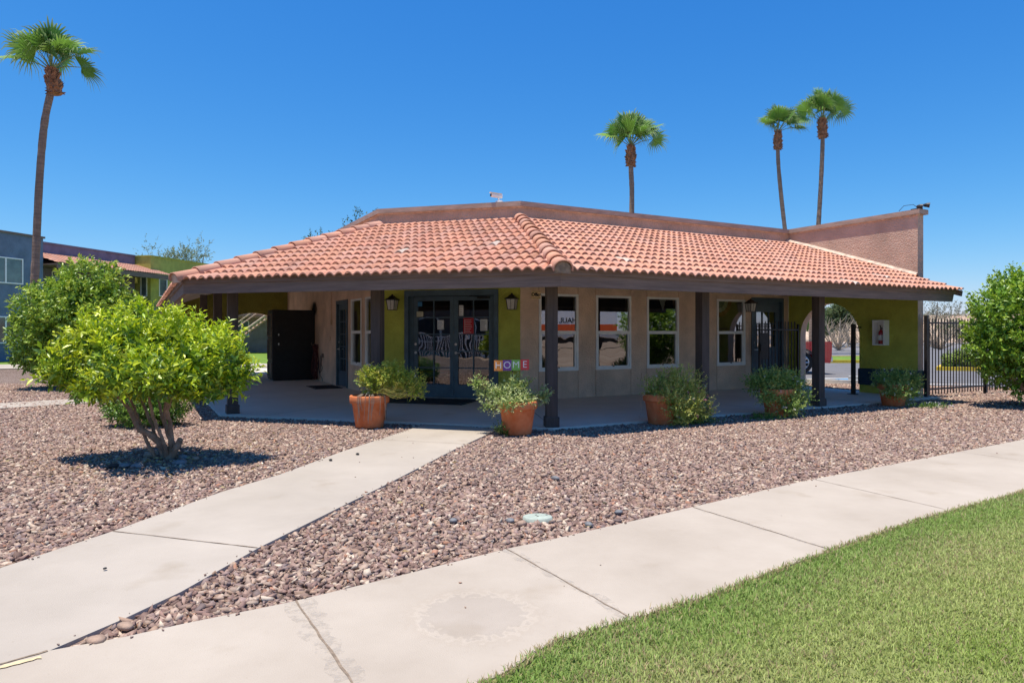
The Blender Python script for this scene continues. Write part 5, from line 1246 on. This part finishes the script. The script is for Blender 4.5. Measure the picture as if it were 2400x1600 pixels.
# red pickup
def pickup(cx, cy):
    cy += .95
    P = thing('pickup_truck', 'red pickup truck parked in the lot, its bed visible through the arch', 'pickup truck', (cx, cy, GZ)); q = Fr(cx, cy, 0)
    # x to the right = rear; side outline (x,z), cx is the rear wheel
    wheel = .37; out = [(.96, .36), (1.01, .62), (1.02, .95), (.98, 1.10), (-1.15, 1.12), (-1.20, 1.72), (-1.5, 1.80), (-2.4, 1.78), (-3.0, 1.22), (-4.15, 1.10), (-4.32, .95), (-4.32, .55)]
    def wh(cxx): return [(cxx-.47*math.cos(math.pi*k/10), .38+.47*math.sin(math.pi*k/10)) for k in range(11)]
    bot = [(-4.2, .42)]+wh(-3.45)+wh(0)+[(.93, .36)]
    poly = out+bot; bm = bmesh.new()
    v0 = [bm.verts.new(q.P(x, .95 if z < 1.25 else .78, z)) for x, z in poly]; v1 = [bm.verts.new(q.P(x, -.95 if z < 1.25 else -.78, z)) for x, z in poly]
    bm.faces.new(v0); bm.faces.new(v1[::-1]); m = len(poly)
    for i in range(m): bm.faces.new([v0[i], v1[i], v1[(i+1) % m], v0[(i+1) % m]])
    bmesh.ops.recalc_face_normals(bm, faces=bm.faces[:]); g = MB(); g.bm(bm); g.build('body', M['redcar'], P)
    g = MB(); g.box(q, -1.0, .92, -.75, .75, 1.122, 1.135); g.build('bed_cover', M['tyre'], P)
    for (a, b) in ((-1.35, -1.9), (-1.98, -2.7)):
        for sgn in (1, -1):
            g = MB(); nn = .80*sgn; g.add([q.P(a, .80*sgn, 1.72), q.P(b if b > -2.5 else -2.42, .80*sgn, 1.70), q.P(b, .90*sgn, 1.27), q.P(a, .90*sgn, 1.27)], [(0, 1, 2, 3)]); g.build('side_window', M['ink'], P)
    for x in (-3.45, 0):
        for s_ in (1, -1):
            c = q.P(x, .80*s_, .38); W_ = MB(); W_.tube([c-Vector((0, .12, 0)), c-Vector((0, .11, 0)), c+Vector((0, .11, 0)), c+Vector((0, .12, 0))], [.33, .375, .375, .33], 26)
            w_ = W_.build('wheel', M['tyre'], P)
            g = MB(); f_ = -.13*s_; g.tube([c+Vector((0, f_*.95, 0)), c+Vector((0, f_, 0))], .10, 14)
            for k in range(8):
                a = k*math.pi/4; g.tube([c+Vector((math.cos(a)*.05, f_, math.sin(a)*.05)), c+Vector((math.cos(a)*.22, f_, math.sin(a)*.22))], .025, 5)
            g.tube([c+Vector((math.cos(a)*.225, f_, math.sin(a)*.225)) for a in [k*math.pi/12 for k in range(25)]], .018, 5, False); g.build('rim', M['steel'], w_)
            # flared dark wheel arch
            g = MB(); g.tube([q.P(x+.49*math.cos(a), .955*s_, .38+.47*math.sin(a)) for a in [math.pi*k/12 for k in range(13)]], .02, 6); g.build('wheel_arch', M['tyre'], P)
    g = MB(); g.box(q, 1.0, 1.10, -.85, .85, .40, .56, .02); g.build('rear_bumper', M['steel'], P)
    for s_ in (1, -1):
        g = MB(); g.box(q, .96, 1.045, .83*s_-.07, .83*s_+.07, .78, 1.10, .015); g.build('tail_light', mat('tail_lens', (.45, .05, .02), .2, .05), P)
        g = MB(); g.box(q, -4.35, -4.25, .72*s_-.14, .72*s_+.14, .78, .98, .015); g.build('headlight', M['white'], P)
    g = MB(); g.tube([q.P(-2.45, .98, 1.25), q.P(-2.5, 1.12, 1.32)], .04, 6); g.build('mirror', M['tyre'], P)
pickup(10.0, 23.5)

# box truck out to the right, seen mirrored in the first window
def box_truck():
    c = Vector((41.6, -6.8)); ang = math.atan2(-.842, -.538)     # t runs towards the text's right; n faces the window
    q = Fr(c.x, c.y, ang); 
    P = thing('moving_truck', 'white rental box truck with orange band, seen only mirrored in the first window', 'truck', (c.x, c.y, GZ))
    if q.n.dot(Vector((-.842, .538))) < 0: q = Fr(c.x, c.y, ang+math.pi)
    g = MB(); g.box(q, -4.2, 3.2, -2.4, 0, 1.0, 3.75, .05); g.build('cargo_box', mat('truck_white', (.75, .76, .78), .4, .03, 3), P)
    g = MB(); g.box(q, -4.19, 3.19, .001, .012, 1.55, 2.15); g.build('orange_band', M['orange'], P)
    g = MB(); g.box(q, 3.3, 5.2, -2.2, -.1, .6, 2.3, .15); g.build('cab', M['white'], P)
    g = MB(); g.box(q, -4.2, 5.0, -2.1, -.3, .55, .98); g.build('chassis', M['iron'], P)
    for t in (-2.6, 4.0):
        for n in (-.2, -2.1):
            g = MB(); w0 = q.P(t, n-.12, .42); w1 = q.P(t, n+.12, .42); g.tube([w0, w1], .42, 20); g.build('wheel', M['tyre'], P)
    link('lettering', place_text(text_mesh('U-HAUL', .62, .004, bold=.015), q, -.2, .012, 2.48), M['ink'], P)
box_truck()
# apartment block added behind the viewpoint to keep the door reflections dark
qb = Fr(-28, -1.2, math.atan2(-.61, .795)+math.pi); qb = Fr(-8.9, -15.9, math.atan2(.61, -.795)); Pb = thing('reflection_block', 'added dark tan two storey block, out of view, darkening the reflections in the glass doors', 'building', (-18.5, -8.5, GZ))
if qb.n.dot(Vector((.61, .795))) < 0: qb = Fr(-28, -1.2, math.atan2(-.61, .795))
g = MB(); g.box(qb, 0, 24, -9, 0, GZ, 6.2); g.build('wall', stucco('block_stucco', (.12, .10, .09)), Pb)
g = MB(); g.box(qb, -.2, 24.2, -9.2, .25, 6.2, 6.5); g.build('roof', M['fascia'], Pb)
for i in range(6):
    for z in (.9, 3.8):
        g = MB(); g.box(qb, 1.5+i*3.9, 3.2+i*3.9, .005, .06, z, z+1.4); w_ = g.build('window', M['white'], Pb); g = MB(); g.box(qb, 1.58+i*3.9, 3.12+i*3.9, .062, .075, z+.08, z+1.32); g.build('pane', M['ink'], w_)
g = MB(); g.box(qb, 0, 24, 1.18, 1.22, 1.25, 1.30); [g.box(qb, i*.16, i*.16+.06, 1.18, 1.21, GZ, 1.25) for i in range(150)]; g.build('railing', M['white'], Pb)

# ------------------------------------------------------------ background left: apartments
aB = math.atan2(.977, .213)
def Bf(x, y): return Fr(x, y, aB)
def apt_window(fr, ta, tb, za, zb, parent, split=True):
    g = MB(); f = .06; n1 = .05
    g.box(fr, ta, ta+f, -.02, n1, za, zb); g.box(fr, tb-f, tb, -.02, n1, za, zb); g.box(fr, ta+f, tb-f, -.02, n1, za, za+f); g.box(fr, ta+f, tb-f, -.02, n1, zb-f, zb)
    if split: m_ = (ta+tb)/2; g.box(fr, m_-.04, m_+.04, -.02, n1-.01, za+f, zb-f)
    w_ = g.build('window', M['white'], parent); g = MB(); g.box(fr, ta+f, tb-f, .004, .014, za+f, zb-f); g.build('pane', M['apane'], w_)
M['apane'] = mat('apartment_pane', (.10, .14, .13), .08, .5, .8, spec=.9)
# slate block
x0, y0 = -25.4, 34.5
F1b = Bf(x0, y0); sl = thing('apartment_building', 'slate blue two storey apartments with a red tile porch roof at far left', 'building', (x0, y0, GZ))
tEnd = F1b.t_at(101)
g = MB(); g.box(F1b, -14, tEnd, -9, 0, GZ-.1, 6.42); g.build('wall', M['slate'], sl)
g = MB(); g.box(F1b, -14.05, tEnd+.07, -9.05, .07, 6.42, 6.52); g.build('parapet_cap', M['fascia'], sl)
wa, wb = F1b.t_at(-30), F1b.t_at(53)
for (va, vb) in ((607, 667), (742, 804)):
    yy = F1b.P(wb, 0, 0).y; apt_window(F1b, wa, wb, HC-(vb-780)/1600*yy, HC-(va-780)/1600*yy, sl)
for tt in (-6.5, -11): 
    for z in (.7, 3.7): apt_window(F1b, tt, tt+2, z, z+1.4, sl)
F2b = Bf(-26.2, 38.3); t2 = F2b.t_at(316)
g = MB(); g.box(F2b, -2.3, t2, -6, 0, GZ-.1, 6.42); tag(g.build('wall', M['slate2'], sl), 'mauve grey recessed wall behind the tile roof')
g = MB(); g.box(F2b, -1.5, t2, -6, .06, 6.42, 6.5); g.build('parapet_cap', M['slate2'], sl)
apt_window(F2b, .4, 1.6, 3.7, 4.9, sl); apt_window(F2b, 4.2, 5.4, 3.7, 4.9, sl)
# small tile roof over the walkway
nfr = 2.3; kk = .30; zE2 = 5.15; c0t = -1.35; c1t = t2+.9
V = []; F = []; T = []; rnd = random.Random(9)
for c in range(7):
    n_lo = nfr-c*nfr/7; n_hi = n_lo-nfr/7-.03
    for i in range(int((c1t-c0t)/.2)):
        tt = c0t+i*.2; col = Vector(rnd.choice(TC))*rnd.uniform(.85, 1.1); b = len(V)
        for (x, h) in ((0, 0), (.04, .03), (.1, .05), (.16, .03), (.2, 0)):
            for (n, lift) in ((n_hi, 0), (n_lo, .035), (n_lo, .01)):
                V.append(tuple(F2b.P(tt+x, n, zE2+(nfr-n)*kk+lift+h))); T.append(tuple(col))
        for k in range(4): a = b+k*3; F += [(a, a+3, a+4, a+1), (a+1, a+4, a+5, a+2)]
np_mesh('roof', np.array(V), np.array(F), np.array(T), M['tile'], sl)
g = MB(); g.box(F2b, c0t, c1t, nfr-.12, nfr-.04, zE2-.28, zE2+.0); g.box(F2b, c0t, c1t, 0.01, nfr-.13, zE2-.1, zE2-.02); g.build('fascia', M['fascia'], sl)
g = MB(); g.box(F2b, -1.4, t2, 0.01, 2.0, 2.75, 2.95); g.build('walkway_slab', M['slate2'], sl)
# olive block
cg = A(353, 598, 44.8); F3b = Bf(cg.x, cg.y); ol = thing('apartment_building', 'olive green two storey apartments with balcony right of the slate ones', 'building', (cg.x, cg.y, GZ))
g = MB(); g.box(F3b, 0, 9, -6, 0, GZ-.1, 6.42); g.build('wall', M['olive2'], ol)
g = MB(); g.box(F3b, -.05, 9.05, -6.05, .05, 6.42, 6.5); g.build('parapet_cap', M['olive2'], ol)
ww0, ww1 = F3b.t_at(372), F3b.t_at(391); yy = F3b.P(ww0, 0, 0).y
apt_window(F3b, ww0, ww1, HC-(694-780)/1600*yy, HC-(652-780)/1600*yy, ol, False)
apt_window(F3b, ww0+3.4, ww0+4.3, 3.7, 5.1, ol, False)
Ff = Fr(cg.x-3, cg.y, 0)      # the face towards us
apt_window(Fr(cg.x, cg.y-.0, aB-R(90)), -.75, -.25, 3.8, 5.1, ol, False)
g = MB(); fb = F3b; za = 2.95
g.box(fb, ww0-.3, ww0+4.6, .01, 1.1, za-.2, za); g.build('balcony_slab', M['olive2'], ol)
g = MB(); g.box(fb, ww0-.3, ww0+4.6, 1.06, 1.09, za+1.0, za+1.04); 
for i in range(38): g.box(fb, ww0-.3+i*.13, ww0-.285+i*.13, 1.065, 1.08, za, za+1.0)
g.build('balcony_railing', M['iron'], ol)
# the block with the outside stair seen through the left arch
sx = (600-1200)/1600*50; Fs = Fr(sx-5.2, 50, 0); st = thing('apartment_building', 'grey tan apartments with an outside stair, seen through the left arch', 'building', (sx, 50, GZ))
g = MB(); g.box(Fs, 0, 9, -6, 0, GZ-.1, 5.6); g.build('wall', stucco('stair_block', (.30, .24, .22)), st)
g = MB(); g.box(Fs, 1.0, 9, .02, 1.6, 2.6, 2.8); g.build('landing', M['fascia'], st)
apt_window(Fs, 3.6, 4.7, 1.2, 2.3, st)
g = MB()
for i in range(14): g.box(Fs, 4.4+i*.26, 4.72+i*.26, 1.7, 2.7, .9+i*.19, .95+i*.19)
sto = g.build('stair', M['flash'], st)
for n in (1.68, 2.72):
    g = MB(); g.tube([Fs.P(4.3, n, .75), Fs.P(8.1, n, 3.5)], .07, 6); g.tube([Fs.P(4.3, n, 1.65), Fs.P(8.1, n, 4.4)], .035, 6); g.build('handrail', M['flash'], sto)
g = MB(); g.tube([Fs.P(1.2, 1.55, 3.8), Fs.P(9, 1.55, 3.8)], .03, 5); [g.tube([Fs.P(1.2+i*.3, 1.55, 2.8), Fs.P(1.2+i*.3, 1.55, 3.8)], .012, 4) for i in range(27)]; g.build('balcony_railing', M['iron'], st)
# lawn and paths on the left
flat('far_lawn', [(-40, 27.5), (-12, 27.3), (-5, 27), (-5, 56), (-40, 56)], GZ+.006, M['farturf'])
flat('path', [G(-200, 960).xy, G(0, 944).xy, G(235, 930).xy, G(500, 906).xy, G(500, 913).xy, G(235, 941).xy, G(0, 956).xy, G(-200, 973).xy], -.003, M['conc2'])
flat('path', [G(-300, 866).xy, G(560, 860).xy, G(700, 860).xy, G(700, 852).xy, G(560, 851).xy, G(-300, 855).xy], -.002, M['conc2'])

# ------------------------------------------------------------ gravel stones and grass blades
def inside(poly, X, Y):
    n = len(poly); c = np.zeros(len(X), bool); j = n-1
    for i in range(n):
        xi, yi = poly[i][0], poly[i][1]; xj, yj = poly[j][0], poly[j][1]
        with np.errstate(divide='ignore', invalid='ignore'):
            k = ((yi > Y) != (yj > Y)) & (X < (xj-xi)*(Y-yi)/((yj-yi) if yj != yi else 1e-9)+xi)
        c ^= k; j = i
    return c
patp = [tuple(xy(p)) for p in pat]
def gravel(n_m2, y0, y1, size, seed, xl=2.2, xr=1.0):
    rng = np.random.default_rng(seed); w_ = .78*y1+xl; area = (2*w_)*(y1-y0); n = int(area*n_m2)
    X = rng.uniform(-w_, w_, n); Y = rng.uniform(y0, y1, n)
    ok = (np.abs(X) < .76*Y+xl) & ~inside(side_poly, X, Y) & ~inside([tuple(p) for p in walk_poly], X, Y) & ~inside(patp, X, Y) & ~inside(lawn_poly, X, Y) & (X < 12.5)
    ok &= ~(((X-c_valve.x)/.115)**2+((Y-c_valve.y)/.10)**2 < 1)
    return X[ok], Y[ok]
c_valve = G(1260, 1211)
STC = np.array([(.38, .27, .25), (.30, .20, .19), (.47, .36, .32), (.24, .165, .155), (.56, .45, .40), (.34, .25, .25), (.42, .30, .25), (.28, .22, .23), (.66, .57, .51), (.45, .25, .19)])*.95
STC = np.clip(STC*.98*np.array([1.03, .98, .86]), 0, .85)
pr = np.array([.17, .16, .16, .12, .09, .09, .09, .06, .04, .02])
def stones(name, sets, seed, label, zo=0.0):
    rng = np.random.default_rng(seed); X = np.concatenate([s[0] for s in sets]); Y = np.concatenate([s[1] for s in sets]); Z = np.concatenate([s[2] for s in sets]); n = len(X)
    base = np.array([(-1, -1, -1), (1, -1, -1), (1, 1, -1), (-1, 1, -1), (-1, -1, 1), (1, -1, 1), (1, 1, 1), (-1, 1, 1)], float)*.5
    B = base[None]+rng.normal(size=(n, 8, 3))*.21
    s3 = Z[:, None]*np.stack([rng.uniform(.9, 1.5, n), rng.uniform(.6, 1.0, n), rng.uniform(.38, .7, n)], 1); B = B*s3[:, None, :]
    ax = unit(rng.normal(size=(n, 3))*np.array([.5, .5, 0])+1e-6); an = rng.normal(size=n)*.65; yaw = rng.uniform(0, 2*np.pi, n)
    K = np.zeros((n, 3, 3)); K[:, 0, 1] = -ax[:, 2]; K[:, 0, 2] = ax[:, 1]; K[:, 1, 0] = ax[:, 2]; K[:, 1, 2] = -ax[:, 0]; K[:, 2, 0] = -ax[:, 1]; K[:, 2, 1] = ax[:, 0]
    Rm = np.eye(3)[None]+np.sin(an)[:, None, None]*K+(1-np.cos(an))[:, None, None]*(K@K)
    c, s = np.cos(yaw), np.sin(yaw); Rz = np.zeros((n, 3, 3)); Rz[:, 0, 0] = c; Rz[:, 0, 1] = -s; Rz[:, 1, 0] = s; Rz[:, 1, 1] = c; Rz[:, 2, 2] = 1
    B = np.einsum('nij,nkj->nki', Rm@Rz, B)
    B += np.stack([X, Y, GZ+zo+Z*.18+rng.uniform(-.004, .013, n)*(zo == 0)], 1)[:, None, :]
    b = (np.arange(n)*8)[:, None, None]; F = (b+np.array([(0, 3, 2, 1), (4, 5, 6, 7), (0, 1, 5, 4), (1, 2, 6, 5), (2, 3, 7, 6), (3, 0, 4, 7)])[None]).reshape(-1, 4)
    tint = STC[rng.choice(len(STC), n, p=pr)]*rng.uniform(.8, 1.2, (n, 1))
    o = np_mesh(name, B.reshape(-1, 3), F, np.repeat(tint, 8, 0), M['stone']); tag(o, label, 'gravel', kind='stuff'); print(name, n); return o
S1 = gravel(2500, 2.4, 6.2, 0, 1); S2 = gravel(2100, 6.2, 11, 0, 2); S3 = gravel(800, 11, 19, 0, 3)
rz = np.random.default_rng(5)
stones('gravel', [(S1[0], S1[1], (.012+.026*rz.random(len(S1[0]))**1.6)), (S2[0], S2[1], (.013+.024*rz.random(len(S2[0]))**1.4)), (S3[0], S3[1], rz.uniform(.022, .04, len(S3[0])))], 4, 'pinkish crushed rock covering the beds around the office')

rng = np.random.default_rng(12); n = 520000; Y = rng.uniform(1.6, 9.5, n)**1; X = rng.uniform(-1.5, 9.0, n)
# lawn with a ragged, slightly overgrown edge
jx = rng.normal(size=n)*.035; ok = inside(lawn_poly, X+jx, Y+jx) & (X < .76*Y+2.6) & (Y > 1.6) & (Y < 8.8); 
keep = rng.random(n) < np.clip(1.25-Y/9, .35, 1); ok &= keep; X, Y = X[ok], Y[ok]; n = len(X)
# tile the sample again in the near part for density
reps = 3; X = np.concatenate([X+rng.normal(size=n)*.012 for _ in range(reps)]); Y = np.concatenate([Y+rng.normal(size=n)*.012 for _ in range(reps)]); n = len(X); print('blades', n)
pn = .5+.5*np.sin(X*1.9+.7*np.sin(Y*2.3))*np.sin(Y*2.6+1.1*np.sin(X*1.3)); pn = np.clip(.5*pn+.25*(.5+.5*np.sin(X*5.3+2*np.sin(Y*3.1))*np.sin(Y*6.1+X))+.3*rng.random(n), 0, 1)
# distance to the sidewalk edge
ed = np.full(n, 9.0)
for i in range(len(lo_w)-1):
    a = np.array([lo_w[i].x, lo_w[i].y]); b_ = np.array([lo_w[i+1].x, lo_w[i+1].y]); d = b_-a; L2 = d@d
    t_ = np.clip(((X-a[0])*d[0]+(Y-a[1])*d[1])/L2, 0, 1); ed = np.minimum(ed, np.hypot(X-a[0]-t_*d[0], Y-a[1]-t_*d[1]))
lush = np.exp(-(ed/.5)**2)
C1_, C2_, C3_ = np.array([.27, .385, .06]), np.array([.56, .565, .23]), np.array([.16, .33, .045])
tint = C1_*(1-pn[:, None])+C2_*pn[:, None]; tint = tint*(1-.6*lush[:, None])+C3_*.6*lush[:, None]
dry = (rng.random(n) < np.where(ed < .05, .6, np.where(pn > .72, .28, .09))); tint[dry] = np.array([.46, .36, .20])*rng.uniform(.8, 1.1, (dry.sum(), 1))
tint *= rng.uniform(.7, 1.25, (n, 1))
h = rng.uniform(.010, .024, n)*(1+.45*lush); a = rng.uniform(0, 2*np.pi, n); lean = rng.uniform(.2, 1.3, n)*h; wd = rng.uniform(.0016, .0030, n)
z0 = -.006+.007*(ed < .06)
bx, by = np.cos(a), np.sin(a); px_, py_ = -by, bx
V = np.stack([np.stack([X-px_*wd, Y-py_*wd, z0], 1), np.stack([X+px_*wd, Y+py_*wd, z0], 1),
              np.stack([X+bx*lean*.5+px_*wd*.8, Y+by*lean*.5+py_*wd*.8, z0+h*.65], 1), np.stack([X+bx*lean*.5-px_*wd*.8, Y+by*lean*.5-py_*wd*.8, z0+h*.65], 1), np.stack([X+bx*lean, Y+by*lean, z0+h*.9], 1)], 1).reshape(-1, 3)
b_ = (np.arange(n)*5)[:, None, None]; F = (b_+np.array([(0, 1, 2), (0, 2, 3), (3, 2, 4)])[None]).reshape(-1, 3)
o = np_mesh('grass', V, F, np.repeat(tint, 5, 0), M['blade']); tag(o, 'short mown green lawn beside the sidewalk', 'grass', kind='stuff')

rng = np.random.default_rng(44); n = 340; cx_, cy_ = base.x, base.y
a = rng.uniform(0, 6.28, n); rr_ = np.abs(rng.normal(size=n))*1.0+.1; X = cx_+.15+np.cos(a)*rr_*1.2; Y = cy_-.1+np.sin(a)*rr_*.8
X2 = rng.uniform(-6, 7, 260); Y2 = rng.uniform(4, 12, 260); X = np.concatenate([X, X2]); Y = np.concatenate([Y, Y2])
ok = ~inside(patp, X, Y) & ~inside(lawn_poly, X, Y) & ~inside(side_poly, X, Y) & (~inside([tuple(p) for p in walk_poly], X, Y)); X, Y = X[ok], Y[ok]; n = len(X)
P_ = np.stack([X, Y, np.full(n, .004)], 1); D_ = rng.normal(size=(n, 3))*np.array([1, 1, .12])
o = leaves('leaf_litter', P_, D_, rng.uniform(.03, .065, n), np.array([(.50, .36, .16), (.38, .25, .13), (.60, .50, .26)])[rng.integers(0, 3, n)], M['leafm'], None, rng=rng)
tag(o, 'dry fallen leaves scattered over the gravel', 'fallen leaves', kind='stuff')

# a few chips kicked onto the slabs
rng = np.random.default_rng(77); n = 60000; X = rng.uniform(-9, 10, n); Y = rng.uniform(2.5, 13, n); wp = [tuple(p) for p in walk_poly]
on = (inside(side_poly, X, Y) | inside(wp, X, Y)) & ~inside(lawn_poly, X, Y)
def near(X, Y, d): return ~((inside(side_poly, X+d, Y) | inside(wp, X+d, Y) | inside(lawn_poly, X+d, Y)) & (inside(side_poly, X-d, Y) | inside(wp, X-d, Y) | inside(lawn_poly, X-d, Y)) & (inside(side_poly, X, Y+d) | inside(wp, X, Y+d) | inside(lawn_poly, X, Y+d)))
ok = on & ((near(X, Y, .045) & (rng.random(n) < .4)) | (rng.random(n) < .0025)); X, Y = X[ok], Y[ok]
stones('gravel_chips', [(X, Y, rng.uniform(.004, .013, len(X)))], 9, 'small chips of rock kicked onto the concrete slabs', zo=-GZ+.002)
